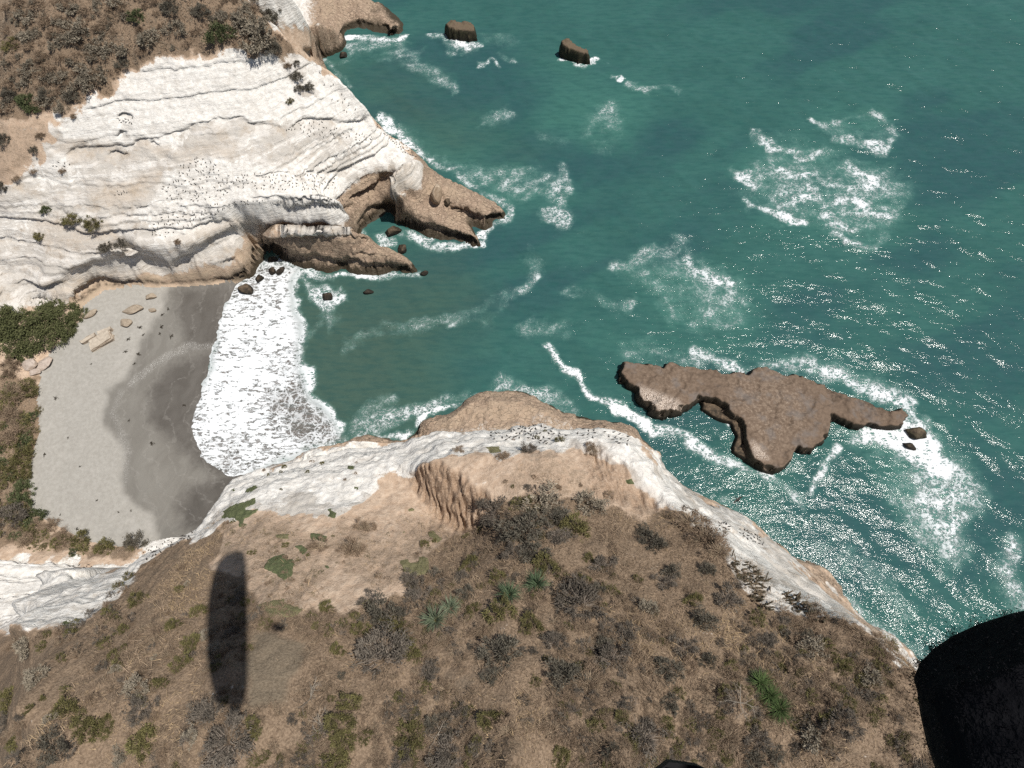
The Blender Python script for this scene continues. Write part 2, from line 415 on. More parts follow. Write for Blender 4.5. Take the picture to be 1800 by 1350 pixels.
def masks_px(px, py, z, jx, jy, jit):
    """ground-cover weights of surface points from the survey of the photograph"""
    X = px + jit * jx; Y = py + jit * jy
    m = {}
    def soft(polys, w):
        s = np.full(px.shape, -1e6)
        for p in polys: s = np.maximum(s, poly_sd(X, Y, p, True, 3 * w))
        return sstep(-w, w, s)
    m['pale'] = soft(PALE, 7)
    wh = np.zeros(px.shape)
    for p, k in WHITE: wh = np.maximum(wh, k * sstep(-14, 8, poly_sd(X, Y, p, True, 40)))
    m['white'] = wh
    m['brush'] = np.maximum(soft(BRUSH, 12), 0.5 * soft(SPARSE, 16))
    m['bare'] = soft(BARE, 8)
    return m

xs = lines_1d((-150, -48, .30), (-48, 50, .135), (50, 84, .3))
ys = lines_1d((-34, -16, .5), (-16, 34, .13), (34, 100, .22), (100, 146, .4))
XX, YY = np.meshgrid(xs, ys)
NR = 1 - .55 * sstep(36, 26, YY) * sstep(-52, -46, XX)
wx = NR * 0.5 * fbm(XX, YY, 5.0, 3, 3) + 0.22 * fbm(XX, YY, 1.1, 2, 13)
wy = NR * 0.5 * fbm(XX, YY, 5.0, 3, 23) + 0.22 * fbm(XX, YY, 1.1, 2, 33)
ZZ = bil(Z0, XX + wx, YY + wy)
gyy, gxx = np.gradient(bil(Z0, XX, YY)); dxs = np.gradient(xs)[None, :]; dys = np.gradient(ys)[:, None]
slope = np.hypot(gxx / dxs, gyy / dys)
PX, PY = proj(np.stack([XX, YY, ZZ], -1))
near = sstep(34, 26, YY) * sstep(-52, -46, XX)
farc = (1 - near) * sstep(2.0, 6.0, ZZ)
J1 = fbm(XX, YY, 2.5, 4, 51); J2 = fbm(XX, YY, 2.5, 4, 61)
M = masks_px(PX, PY, ZZ, J1, J2, 26.0)
sandsd = poly_sd(PX, PY, SAND)
sand = sstep(-6, 4, sandsd) * sstep(4.4, 3.4, ZZ) * sstep(-20, -24, XX)
# relief: beds of the cliff step out one above the other, crags on the ledges, hummocks on the soil
base_f = fbm(XX, YY, 9.0, 4, 71); mid_f = fbm(XX, YY, 2.2, 4, 81); fine_f = fbm(XX, YY, 0.6, 3, 91)
land = sstep(-0.2, 0.6, ZZ)
def terrace(z, p, k, w):
    t = z / p; fl = np.floor(t); fr = t - fl
    return z + w * (p * (fl + np.clip(fr ** k, 0, 1)) - z)
bed = ZZ + 0.05 * XX + 0.9 * base_f + 0.18 * mid_f
irr = bed + 0.35 * np.sin(bed * 1.9)
beds = ((terrace(irr, 1.15, 2.4, 1.0) - irr) * 0.6 + (terrace(bed, 0.47, 2.0, 1.0) - bed) * 0.4) * (.5 + .5 * sstep(18, 12, ZZ))
steep = sstep(0.2, 0.6, slope)
ZD = ZZ.copy()
ZD += farc * M['pale'] * steep * beds
rocky = land * (1 - sand) * sstep(-60, -54, XX)
SDC = np.clip(bil(SD0, XX + .8 * wx, YY + .8 * wy), -2, 30)
frac = fbm(XX, YY, 2.6, 3, 131); frac = np.round(frac * 5) / 5 + .25 * frac
ZD += rocky * 1.35 * sstep(.1, .6, SDC + .9 * frac) * np.exp(-np.maximum(ZZ, 0) / 3.0)
ledge = sstep(8.5, 6.5, ZZ) * land * (1 - sand) * sstep(-56, -52, XX + 0 * YY)
lb = ZZ * 1.0 + 0.10 * XX - 0.06 * YY + 0.5 * base_f
ZD += ledge * .55 * frac * sstep(.3, 1.2, SDC)
ZD += ledge * sstep(.12, .5, slope) * (terrace(lb, 0.8, 3.0, 1.0) - lb) * 0.7
rough = land * (1 - sand)
ZD += rough * (0.30 * base_f * sstep(0, 3, ZZ) + 0.20 * mid_f * sstep(0, 2, ZZ) + 0.07 * fine_f)
crag = 1 - np.abs(fbm(XX, YY, 1.7, 3, 101)) * 2.2
ZD += near * M['pale'] * 0.20 * (crag - 0.5) * sstep(3, 10, ZZ)
flute = 1 - np.abs(fbm(XX * 2.0 + YY * .25, YY * .35 - XX * .1, 0.9, 3, 111)) * 2.4
SCARP = [(726,830),(750,812),(780,816),(806,832),(836,858),(866,874),(858,930),(836,936),(800,930),(764,908),(742,880),(720,842)]
ERODED = [(1010,785),(1060,795),(1110,830),(1150,880),(1190,905),(1120,905),(1060,880),(1030,840)]
scarp = np.maximum(sstep(-8, 8, poly_sd(PX + 6 * J1, PY + 6 * J2, SCARP)), .7 * sstep(-10, 16, poly_sd(PX + 16 * J1, PY + 16 * J2, ERODED)))
ZD += near * np.maximum(scarp * .55, (1 - M['pale']) * sstep(0.8, 1.6, slope) * 0.3) * (flute - .4)
ZD += sand * (0.04 * mid_f + 0.015 * fine_f)

# hard beds stand out, soft ones are eaten back; hollows under the brows
RECESS = [([(200,450),(235,440),(262,452),(285,468),(252,478),(215,484),(130,496),(88,503),(110,488)],1.3,16),
          ([(622,348),(690,300),(722,274),(738,284),(722,305),(690,322),(640,354)],1.9,8),([(634,398),(650,372),(690,348),(728,334),(738,350),(705,368),(662,378)],1.5,8),
          ([(300,470),(330,446),(400,412),(440,400),(480,398),(560,400),(632,406),(634,416),(560,412),(480,415),(430,428),(380,452),(320,474)],1.5,8),
          ([(203,238),(212,232),(222,237),(214,242)],1.6,4),([(262,255),(270,249),(280,256),(270,260)],1.4,4),([(186,272),(204,268),(222,270),(206,284)],1.6,5),([(208,212),(220,203),(234,210),(220,214)],1.6,4),
          ([(290,240),(330,226),(370,213),(384,204),(420,212),(470,224),(500,230),(420,226),(372,230),(312,248)],.85,8),([(510,228),(545,212),(600,216),(640,214),(600,224),(545,222)],1.2,6),
          ([(132,534),(180,508),(250,502),(246,494),(175,495),(128,516)],1.8,6),([(400,497),(430,486),(450,462),(440,462),(418,482),(380,494)],1.4,6),
          ([(452,462),(454,440),(475,428),(504,442),(500,458),(470,446)],2.6,6),([(632,416),(640,398),(660,380),(690,374),(690,384),(664,390),(646,400),(640,422)],1.2,6),
          ([(602,60),(610,44),(640,38),(692,48),(704,60),(650,62),(614,56)],2.6,7),([(534,86),(556,84),(580,94),(560,104)],1.8,6),
          ([(500,456),(560,468),(640,480),(735,482),(735,470),(650,464),(560,452),(510,448)],1.2,6),([(700,396),(760,418),(846,436),(842,424),(770,404),(710,384)],1.4,6),
          ([(776,362),(800,380),(860,400),(893,390),(890,380),(860,384),(800,364),(784,356)],1.6,6),
          ([(724,838),(742,874),(766,902),(800,927),(836,932),(830,912),(790,900),(766,880),(746,848),(734,826)],.2,7),
          ([(120,268),(180,262),(250,250),(290,240),(250,258),(180,272),(120,278)],.9,5),([(440,312),(520,306),(600,300),(640,296),(600,306),(520,314)],.8,5),([(480,362),(540,360),(600,364),(632,360),(600,372),(520,370)],1.0,5),
          ([(430,352),(500,345),(580,346),(625,340),(580,353),(500,352)],.8,4),([(220,372),(300,352),(400,336),(440,330),(400,344),(300,362)],.5,5)]
ZG = bil(Z0, XX, YY)
for k in range(3):
    P_ = np.pad(ZG, 1, mode='edge'); ZG = (P_[:-2, 1:-1] + P_[2:, 1:-1] + P_[1:-1, :-2] + P_[1:-1, 2:]) / 4
g1, g0 = np.gradient(ZG); g1 = g1 / dys; g0 = g0 / dxs; gn = np.hypot(g0, g1) + 1e-3
ox, oy = -g0 / gn, -g1 / gn                          # downhill
PX, PY = proj(np.stack([XX, YY, ZD], -1))
rec = np.zeros(ZD.shape)
for p, dep, wd in RECESS:
    rec = np.maximum(rec, dep * sstep(-wd, wd, poly_sd(PX + 9 * J1, PY + 9 * J2, p, True, 2 * wd)))
def hard(t, p, seed):
    u = t / p; i = np.floor(u); f = u - i
    a = hash2(i, i * 0, seed); c = hash2(i + 1, i * 0, seed)
    return a + (c - a) * sstep(.72, 1.0, f) - .35 * f * (1 - f)
hb = (hard(bed, .85, 7) - .5) + .55 * (hard(bed + .3 * fine_f, .33, 8) - .5)
push = farc * np.maximum(M['pale'], .6 * ledge) * steep * hb * (.5 + .65 * sstep(17, 12, ZZ))
push += near * M['pale'] * sstep(.5, 1.2, slope) * hb * .5
tip = sstep(-20, 10, poly_sd(PX, PY, [(690,265),(760,265),(775,345),(735,365),(690,350)]))
push *= (1 - .85 * sstep(1.5, 2.8, slope)) * (1 - .8 * tip)
push -= rec * (1 - .9 * tip)
damp = land * (1 - sand)
XD = XX + ox * push * damp; YD = YY + oy * push * damp

def ground(x, y):
    """height of the finished ground"""
    x = np.asarray(x, float); y = np.asarray(y, float)
    i = np.clip(np.searchsorted(xs, x) - 1, 0, len(xs) - 2); j = np.clip(np.searchsorted(ys, y) - 1, 0, len(ys) - 2)
    u = (x - xs[i]) / (xs[i + 1] - xs[i]); v = (y - ys[j]) / (ys[j + 1] - ys[j])
    return ZD[j, i] * (1 - u) * (1 - v) + ZD[j, i + 1] * u * (1 - v) + ZD[j + 1, i] * (1 - u) * v + ZD[j + 1, i + 1] * u * v

PX, PY = proj(np.stack([XD, YD, ZD], -1))
vis = (PX > -260) & (PX < 2050) & (PY > -330) & (PY < 1720) & (ZD > -1.6)
q = vis[:-1, :-1] & vis[1:, :-1] & vis[1:, 1:] & vis[:-1, 1:]
nx_ = len(xs)
def cut(mask):
    J, I = np.where(q & mask)
    F4 = np.stack([J * nx_ + I, J * nx_ + I + 1, (J + 1) * nx_ + I + 1, (J + 1) * nx_ + I], 1)
    ids, inv = np.unique(F4, return_inverse=True)
    return ids, inv.reshape(F4.shape)
cell = lambda a: (a[:-1, :-1] + a[1:, :-1] + a[1:, 1:] + a[:-1, 1:]) / 4
c_sand = cell(sand) > 0.5; c_x = cell(XX); c_y = cell(YY)
c_near = (c_y < 36) & (c_x > -46)
V_all = np.stack([XD, YD, ZD], -1).reshape(-1, 3)

# ---- material of rock and soil
def rock_material():
    b = NB('cliff_rock_and_soil')
    pale, white, brush, bare, brown = (b.at(k) for k in ('pale', 'white', 'brush', 'bare', 'brown'))
    n1 = b.noise(0.35, 6, .6); n2 = b.noise(1.6, 5, .6); n3 = b.noise(6.5, 4, .6); n4 = b.noise(22, 3, .6)
    bedv = b.vmul(b.pos, (0.10, 0.10, 1.7))
    bedn = b.noise(1.0, 6, .62, vec=b.vadd(bedv, b.vmul(b.noise(.5, 3, color=True), (0.5, .5, .5))))
    sep = b.n('ShaderNodeSeparateXYZ'); b.put(sep.inputs[0], b.pos); z = sep.outputs[2]
    soil = b.mix(b.ss(.3, .7, n2), (.41, .30, .215), (.55, .43, .325))
    soil = b.mix(b.math('MULTIPLY', b.ss(.55, .75, n3), .5), soil, (.26, .17, .105))
    soil = b.mix(b.math('MULTIPLY', b.ss(.62, .72, n4), .35), soil, (.60, .49, .37))
    litter = b.mix(b.ss(.35, .68, n3), (.165, .118, .080), (.285, .21, .145))
    litter = b.mix(b.math('MULTIPLY', b.ss(.55, .8, n1), .6), litter, (.15, .125, .095))
    litter = b.mix(b.math('MULTIPLY', b.ss(.6, .7, n4), .55), litter, (.36, .26, .16))
    grey = b.mix(b.ss(.38, .62, bedn), (.49, .46, .415), (.65, .62, .575))
    grey = b.mix(b.math('MULTIPLY', b.ss(.5, .75, n1), .7), grey, (.40, .32, .235))
    guano = b.mix(b.ss(.3, .7, n2), (.62, .595, .55), (.78, .76, .715))
    rockb = b.mix(b.ss(.35, .7, n2), (.26, .19, .138), (.42, .32, .235))
    rockb = b.mix(b.math('MULTIPLY', b.ss(.45, .62, bedn), .5), rockb, (.40, .31, .22))
    # ragged borders: the weights are broken up by the noise before they are thresholded
    br = b.math('ADD', b.math('MULTIPLY', b.math('SUBTRACT', n2, .5), .9), b.math('MULTIPLY', b.math('SUBTRACT', n3, .5), .9))
    def cover(w, lo=.32, hi=.68): return b.ss(lo, hi, b.math('ADD', w, br))
    col = b.mix(cover(brush, .3, .75), soil, litter)
    col = b.mix(cover(pale), col, grey)
    wn = b.math('ADD', b.math('MULTIPLY', b.math('SUBTRACT', bedn, .5), 1.1), br)
    col = b.mix(b.ss(.30, .62, b.math('ADD', white, wn)), col, guano)
    col = b.mix(b.math('MULTIPLY', b.ss(.66, .74, n3), b.math('MULTIPLY', pale, .30)), col, (.30, .24, .18))
    stain = b.math('MULTIPLY', b.ss(.48, .70, b.noise(.55, 5, .65, vec=b.vmul(b.pos, (1.2, 1.2, .45)))), b.math('MULTIPLY', pale, .42))
    col = b.mix(stain, col, (.45, .41, .355))
    # bedding cracks and pits in the pale rock, bare streaks on the fluted scarp
    crk = b.ss(.016, .003, b.math('ABSOLUTE', b.math('SUBTRACT', bedn, .49)))
    crk2 = b.ss(.014, .003, b.math('ABSOLUTE', b.math('SUBTRACT', b.noise(1.3, 4, .6, vec=b.vmul(b.pos, (.30, .30, 2.6))), .53)))
    pit = b.math('MULTIPLY', b.ss(.30, .24, b.noise(2.4, 3, .6, vec=b.vmul(b.pos, (.7, .7, 1.6)))), .8)
    mk = b.math('MAXIMUM', b.math('MAXIMUM', b.math('MULTIPLY', crk, b.ss(.40, .55, n2)), b.math('MULTIPLY', crk2, b.ss(.45, .6, n1))), pit)
    col = b.mix(b.math('MULTIPLY', b.math('MULTIPLY', mk, pale), b.math('SUBTRACT', .62, b.math('MULTIPLY', white, .24))), col, (.30, .255, .205))
    col = b.mix(b.math('MULTIPLY', b.at('dust'), b.ss(.25, .65, b.math('ADD', bedn, b.math('MULTIPLY', br, .3)))), col, (.40, .315, .225))
    col = b.mix(b.math('MULTIPLY', b.at('scarp'), b.ss(.25, .6, n3)), col, (.27, .185, .125))
    col = b.mix(cover(brown, .3, .7), col, rockb)
    col = b.mix(b.math('MULTIPLY', b.at('toe_shade'), b.ss(.3, .6, n2)), col, (.075, .055, .038))  # undercut shade along the far cliff foot, painted into the rock colour
    fis = b.voro(.9, b.vadd(b.vmul(b.pos, (1, 1.7, 1)), b.vmul(b.noise(1.5, 3, color=True), (1.3, 1.3, 0))), 'DISTANCE_TO_EDGE')
    fis = b.math('MULTIPLY', b.ss(.07, .01, fis), b.ss(.42, .6, n2))
    col = b.mix(b.math('MULTIPLY', b.math('MULTIPLY', fis, brown), .6), col, (.10, .07, .048))
    col = b.mix(bare, col, b.mix(b.ss(.35, .65, n3), (.150, .118, .083), (.21, .168, .12)))
    # algae and wet rock just above the water
    wet = b.ss(1.9, .6, b.math('ADD', z, b.math('MULTIPLY', b.math('SUBTRACT', n2, .5), 2.0)))
    wet = b.math('MULTIPLY', wet, b.at('shore'))
    col = b.mix(wet, col, b.mix(n3, (.030, .024, .016), (.075, .058, .036)))
    h = b.math('ADD', b.math('MULTIPLY', n2, .5), b.math('ADD', b.math('MULTIPLY', n3, .22), b.math('MULTIPLY', n4, .09)))
    bed2 = b.noise(1.0, 4, .6, vec=b.vadd(b.vmul(b.pos, (.22, .22, 4.6)), b.vmul(b.noise(.5, 3, color=True), (.8, .8, .8))))
    h = b.math('ADD', h, b.math('MULTIPLY', bed2, b.math('MULTIPLY', pale, .45)))
    h = b.math('ADD', h, b.math('MULTIPLY', bedn, b.math('MULTIPLY', pale, .5)))
    h = b.math('SUBTRACT', h, b.math('MULTIPLY', b.math('MULTIPLY', fis, brown), .5))
    nrm = b.bump(h, .35, .9)
    rough = b.math('SUBTRACT', .95, b.math('MULTIPLY', wet, .45))
    return b.fin(col, rough, nrm, .2)
MAT_ROCK = rock_material()

brown = sstep(9.0, 6.8, ZZ + 1.2 * mid_f) * land * sstep(-57, -50, XX) * (1 - sand) * (1 - .35 * sstep(2.5, 4.5, ZZ) * sstep(.8, .3, slope))
PXj, PYj = PX + 18 * J1, PY + 18 * J2
darkbed = np.maximum(sstep(-10, 10, poly_sd(PXj, PYj, [(850,684),(920,680),(1060,735),(1060,748),(980,745),(930,728),(880,705)])), sstep(-8, 8, poly_sd(PXj, PYj, [(1395,975),(1490,1030),(1490,1060),(1420,1010)])))
brown = np.where(near > .5, np.maximum(darkbed * sstep(10, 8, ZZ), .35 * sstep(2.0, 1.0, ZZ)), brown)
shore = sstep(-62, -56, XX) * (1 - sand)
DUST = [[(90,252),(300,248),(310,266),(180,276),(95,272)],[(300,262),(420,250),(410,275),(320,282)],[(165,330),(280,300),(272,338),(205,372),(160,362)],[(60,376),(200,398),(235,425),(120,442),(50,420)],[(250,470),(420,455),(460,440),(470,430),(430,440),(330,470)],
        [(80,500),(200,470),(300,480),(400,480),(400,500),(200,506),(100,530)],[(640,300),(740,285),(735,350),(650,372),(620,345)],[(300,420),(370,395),(470,392),(560,396),(480,402),(400,412),(330,440)]]
dust = np.zeros(ZD.shape)
BASE = [(110,548),(130,524),(180,497),(250,484),(330,474),(400,464),(440,440),(470,426),(486,440),(460,468),(412,502),(330,508),(180,518),(146,552)]
TOE = [(126,545),(180,512),(250,505),(330,504),(414,499),(440,482),(456,462),(446,462),(430,480),(408,491),(330,498),(250,499),(180,504),(128,530)]  # strip at the cliff foot where undercut shade is painted dark
for p in DUST: dust = np.maximum(dust, .55 * sstep(-14, 14, poly_sd(PXj, PYj, p, True, 40)))
dust = np.maximum(dust, .95 * sstep(-6, 8, poly_sd(PXj, PYj, BASE, True, 40)))
M['pale'] = M['pale'] * (1 - .9 * (1 - near) * sstep(-4, 8, poly_sd(PXj, PYj + 4, BASE, True, 40)))
toe_shade = sstep(-3, 4, poly_sd(PX + 6 * J1, PY + 6 * J2 + 7, TOE, True, 30))
fields = dict(M, toe_shade=toe_shade * (1 - near), dust=dust * (1 - near), brown=brown, shore=shore * (1 - .55 * near), scarp=scarp)
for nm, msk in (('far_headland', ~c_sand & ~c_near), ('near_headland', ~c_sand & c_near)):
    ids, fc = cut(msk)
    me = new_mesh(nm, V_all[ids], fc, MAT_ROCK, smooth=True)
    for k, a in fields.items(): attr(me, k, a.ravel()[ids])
    tag(obj(nm, me), kind='structure')

# ---- sand
WETL = [(300,498),(292,540),(252,600),(230,660),(192,690),(182,740),(214,775),(226,800),(214,850),(230,880),(268,900),(288,960),(480,960),(480,480)]
WET2 = [[(312,515),(430,490),(430,640),(392,612),(335,612),(312,560)],[(262,690),(300,640),(392,612),(430,620),(430,850),(340,815),(300,770),(262,740)],[(330,860),(420,830),(420,930),(330,930),(310,890)]]
def sand_material():
    b = NB('beach_sand')
    wet, wet2, gr = b.at('wet'), b.at('wet2'), b.at('drift')
    n1 = b.noise(.30, 5, .6); n2 = b.noise(1.7, 5, .65); n3 = b.noise(9, 4, .65); mp = b.n('ShaderNodeMapping'); mp.inputs['Rotation'].default_value = (0, 0, math.radians(28)); mp.inputs['Scale'].default_value = (.8, .2, .3); b.put(mp.inputs['Vector'], b.vadd(b.pos, b.vmul(b.noise(.12, 3, color=True), (9, 9, 0)))); st = b.noise(.7, 5, .6, vec=mp.outputs[0])
    dry = b.mix(b.ss(.3, .7, n2), (.29, .275, .245), (.35, .335, .302))
    dry = b.mix(b.math('MULTIPLY', b.ss(.55, .75, n1), .5), dry, (.41, .39, .355))
    dry = b.mix(b.math('MULTIPLY', b.ss(.63, .72, n3), .35), dry, (.24, .215, .185))
    mid = b.mix(b.ss(.3, .7, st), (.155, .145, .128), (.19, .18, .16))
    dark = b.mix(b.ss(.3, .7, st), (.084, .076, .066), (.110, .101, .089))
    br = b.math('MULTIPLY', b.math('SUBTRACT', n2, .5), .5)
    col = b.mix(b.ss(.22, .78, b.math('ADD', wet, br)), dry, mid)
    w2 = b.ss(.15, .85, b.math('ADD', wet2, br))
    col = b.mix(w2, col, dark)
    run = b.math('ADD', b.at('front'), b.math('MULTIPLY', n1, 1.6)); swash = b.ss(.90, 1.0, b.math('SINE', b.math('MULTIPLY', run, 6.5)))
    col = b.mix(b.math('MULTIPLY', b.math('MULTIPLY', swash, b.ss(.35, .6, n2)), .22), col, (.30, .285, .26))
    wrack = b.math('MULTIPLY', b.math('MULTIPLY', gr, b.ss(.5, .66, n3)), .7)
    col = b.mix(wrack, col, (.62, .61, .58))
    h = b.math('ADD', b.math('MULTIPLY', n2, .4), b.math('MULTIPLY', n3, .12))
    return b.fin(col, b.math('SUBTRACT', .92, b.math('MULTIPLY', w2, .42)), b.bump(h, .12, .6), .25)
ids, fc = cut(c_sand)
me = new_mesh('beach', V_all[ids], fc, sand_material(), smooth=True)
px_, py_ = PX.ravel()[ids] + 7 * J1.ravel()[ids], PY.ravel()[ids] + 7 * J2.ravel()[ids]
attr(me, 'wet', sstep(-26, 20, poly_sd(px_, py_, WETL)))
w2 = np.zeros(len(ids))
for p in WET2: w2 = np.maximum(w2, sstep(-34, 30, poly_sd(px_, py_, p)))
attr(me, 'wet2', w2); attr(me, 'front', -poly_sd(px_, py_, BEACH_FRONT, False) / 40)
dr = -poly_sd(px_, py_, [(392,606),(330,610),(290,630),(255,655),(232,672)], False)
dr2 = -poly_sd(px_, py_, [(212,690),(198,730),(215,765),(225,800),(218,850)], False)
attr(me, 'drift', np.maximum(sstep(9, 2, dr), .6 * sstep(10, 2, dr2)))
tag(obj('beach', me), kind='structure')

# ---- rays to the finished ground
from mathutils.bvhtree import BVHTree
_v = []; _f = []; _k = 0
for nm in ('far_headland', 'near_headland', 'beach'):
    me = bpy.data.objects[nm].data
    co = np.empty(len(me.vertices) * 3, np.float32); me.vertices.foreach_get('co', co)
    fi = np.empty(len(me.polygons) * 4, np.int32); me.polygons.foreach_get('vertices', fi)
    _v.append(co.reshape(-1, 3)); _f.append(fi.reshape(-1, 4) + _k); _k += len(me.vertices)
BVH = BVHTree.FromPolygons(np.vstack(_v).tolist(), np.vstack(_f).tolist())
del _v, _f
CAMV = Vector((0, 0, HC))
def hit(px, py):
    """the ground point (and its normal) seen at a pixel of the photograph"""
    d = Vector(ray(px, py)).normalized()
    loc, nor, i, t = BVH.ray_cast(CAMV, d)
    if loc is None or loc.z < -0.1:
        return Vector(at(px, py, 0.0)), Vector((0, 0, 1))
    return loc, (nor if nor.z > 0 else -nor)
# ------------------------------------------------------------------ sea
SEA_CORE = (-64.0, 150.0, -30.0, 170.0)
def grow(a, s, g, end):
    out = []; x = a; d = s
    while abs(x - a) < end:
        d *= g; x += d; out.append(x)
    return out
sx = np.arange(-64, 112, .34); sx = np.concatenate([grow(sx[0], -.34, 1.12, 5000)[::-1], sx, grow(sx[-1], .34, 1.12, 5000)])
sy = np.arange(-20, 136, .34); sy = np.concatenate([grow(sy[0], -.34, 1.12, 5000)[::-1], sy, grow(sy[-1], .34, 1.12, 5000)])
SX, SY = np.meshgrid(sx, sy)
SP, SQ = proj(np.stack([SX, SY, 0 * SX], -1))
coreq = (SX > -64) & (SX < 112) & (SY > -20) & (SY < 136)
far_fade = np.exp(-np.maximum(0, np.maximum(np.abs(SX - 24) - 88, np.abs(SY - 58) - 78)) / 25)
land_d = -poly_sd(SX, SY, land_xy)                     # metres out from the shore
calm = sstep(0.5, 8, land_d)
# swell and chop, running in from the upper right
SZ = np.zeros(SX.shape)
rs = np.random.default_rng(4)
for k in range(46):
    L = 1.1 * (14 / 1.1) ** rs.random(); th = math.radians(252) + rs.normal(0, .42)
    kx, ky = math.cos(th) * 2 * math.pi / L, math.sin(th) * 2 * math.pi / L
    SZ += 0.0036 * L ** 0.9 * np.sin(kx * SX + ky * SY + 6.28 * rs.random() + 0.8 * vnoise(SX / 19 + k, SY / 19, k))
SZ *= (0.35 + 0.65 * calm) * far_fade
# foam and turbid water, traced
FOAM = []
def blob(w, soft, *p): FOAM.append((w, soft, p, True))
def streak(w, width, *p): FOAM.append((w, width, p, False))
SURF = [(400,494),(455,462),(500,452),(528,478),(522,500),(524,540),(536,570),(534,600),(528,640),(540,680),(566,706),(590,736),(612,776),(520,808),(400,860),(360,836),(334,810),(318,772),(316,733),(326,700),(344,676),(362,636),(368,600),(372,560),(386,530)]
blob(1.0, 14, *SURF)
blob(.62, 14, (560,560),(600,560),(575,590))
streak(1.15, 16, (528,648),(546,690),(572,722),(596,750))
blob(.62, 14, (536,600),(570,560),(545,520),(530,480),(560,500),(600,525),(588,545),(560,570))
streak(.62, 14, (560,500),(600,530),(565,545),(590,515))
for p in [((690,575),(760,565),(810,560),(860,570)),((600,605),(680,578),(740,560)),((860,560),(930,500),(945,470),(930,440)),((800,575),(840,545),(905,520)),((700,700),(640,730),(620,760),(700,745))]:
    streak(.50, 15, *p)
blob(.62, 16, (955,365),(985,350),(998,365),(1000,395),(975,405),(955,385))
streak(.5, 16, (990,300),(995,340),(985,365))
blob(.58, 22, (740,262),(720,240),(690,225),(700,215),(760,265),(830,290),(900,288),(955,300),(990,330),(985,350),(940,330),(900,350),(880,340),(820,318),(770,298))
streak(.78, 12, (660,205),(690,228),(722,252),(750,278),(800,310),(850,338),(890,362),(900,385),(880,395),(858,408),(850,420))
streak(.7, 10, (846,436),(820,436),(770,428),(730,416)); streak(.62, 14, (640,415),(650,432),(690,430),(668,412),(700,405),(740,420))
streak(.7, 10, (735,482),(700,482),(665,492),(630,490),(600,482),(560,478),(530,474))
blob(.55, 20, (610,82),(650,60),(700,75),(745,98),(740,120),(690,105),(640,100),(610,110),(590,120))
streak(.55, 18, (700,100),(760,130),(800,150)); streak(.85, 13, (608,66),(640,62),(680,72),(712,62)); streak(.7, 12, (566,106),(585,128),(612,150))
streak(.62, 18, (715,45),(760,55),(800,75),(830,80)); streak(.58, 22, (700,12),(760,20),(820,10),(790,-10)); streak(.5, 20, (850,60),(890,70),(880,40))
streak(.95, 9, (790,64),(815,76),(842,82)); streak(.8, 9, (985,104),(1010,112),(1042,108),(1055,100)); streak(.8, 6, (842,116),(858,108),(872,118)); streak(.85, 5, (1082,130),(1100,136)); streak(.6, 8, (1100,148),(1140,156),(1190,162))
streak(.55, 9, (880,100),(910,104)); streak(.42, 20, (860,215),(890,205)); streak(.45, 26, (1030,225),(1080,190),(1075,230),(1060,260)); streak(.4, 20,(950,240),(980,250))
blob(.46, 40, (1320,290),(1350,250),(1400,240),(1460,260),(1530,300),(1590,320),(1580,380),(1540,430),(1480,410),(1440,380),(1380,385),(1320,370),(1290,340))
blob(.46, 28, (1440,220),(1490,195),(1550,195),(1580,225),(1560,260),(1510,250),(1460,245))
for p in [((1330,232),(1345,255),(1370,266)),((1365,260),(1395,275),(1420,281),(1440,270)),((1308,358),(1345,372),(1385,385),(1412,388)),((1370,295),(1395,310),(1430,312)),((1440,322),(1470,318),(1490,330)),((1395,352),(1430,345),(1450,362),(1482,358)),
          ((1480,300),(1510,305),(1530,320),(1520,338)),((1420,335),(1440,350)),((1500,360),(1530,370),(1556,378)),((1450,375),(1480,395),(1500,405)),((1475,410),(1490,425),(1530,430),(1552,420)),((1290,300),(1305,310),(1320,330)),
          ((1465,235),(1490,245),(1520,256),(1560,261),(1578,240),(1570,225)),((1470,215),(1500,205)),((1430,215),(1445,225),(1456,222)),((1530,205),(1560,215))]:
    streak(.68, 13, *p)
blob(.46, 30, (1110,470),(1180,445),(1240,450),(1290,490),(1320,540),(1300,580),(1240,590),(1190,580),(1160,550),(1140,510),(1080,475))
streak(.66, 12, (1180,530),(1200,560),(1230,570),(1250,540)); streak(.6, 14, (1210,450),(1240,480),(1280,500)); streak(.5, 20, (1080,470),(1130,455),(1200,430))
streak(.46, 22, (930,580),(1000,580)); streak(.48, 18, (1000,510),(1060,530),(1110,540)); streak(.46, 20, (940,480),(930,460))
streak(.92, 13, (966,610),(980,640),(1010,655),(1030,690),(1060,702),(1100,715),(1140,745)); streak(.82, 16, (1150,755),(1190,762),(1220,780),(1280,810),(1340,835),(1380,855),(1410,885))
streak(.9, 11, (1470,780),(1445,810),(1440,840),(1430,868))
streak(.60, 26, (880,670),(930,700),(970,705),(1000,728)); streak(.55, 22, (640,745),(700,730),(760,720),(820,690)); streak(.78, 9, (622,770),(660,764),(700,772),(730,760))
streak(.75, 9, (738,744),(772,730),(812,712),(840,690),(885,680),(930,690))
blob(.60, 28, (1090,610),(1130,600),(1170,620),(1230,620),(1280,640),(1330,640),(1400,625),(1450,640),(1540,660),(1600,700),(1600,730),(1500,690),(1420,660),(1340,645),(1280,655),(1180,640),(1100,632))
streak(.76, 17, (1225,620),(1250,635),(1290,645)); streak(.78, 20, (1420,640),(1470,665),(1540,690),(1600,716))
blob(1.05, 24, (1520,755),(1600,745),(1625,760),(1650,780),(1680,820),(1660,840),(1620,830),(1580,800),(1530,790),(1490,770))
blob(.62, 44, (1480,760),(1600,740),(1640,760),(1700,820),(1720,880),(1690,940),(1660,980),(1630,950),(1600,900),(1570,860),(1530,820),(1490,800))
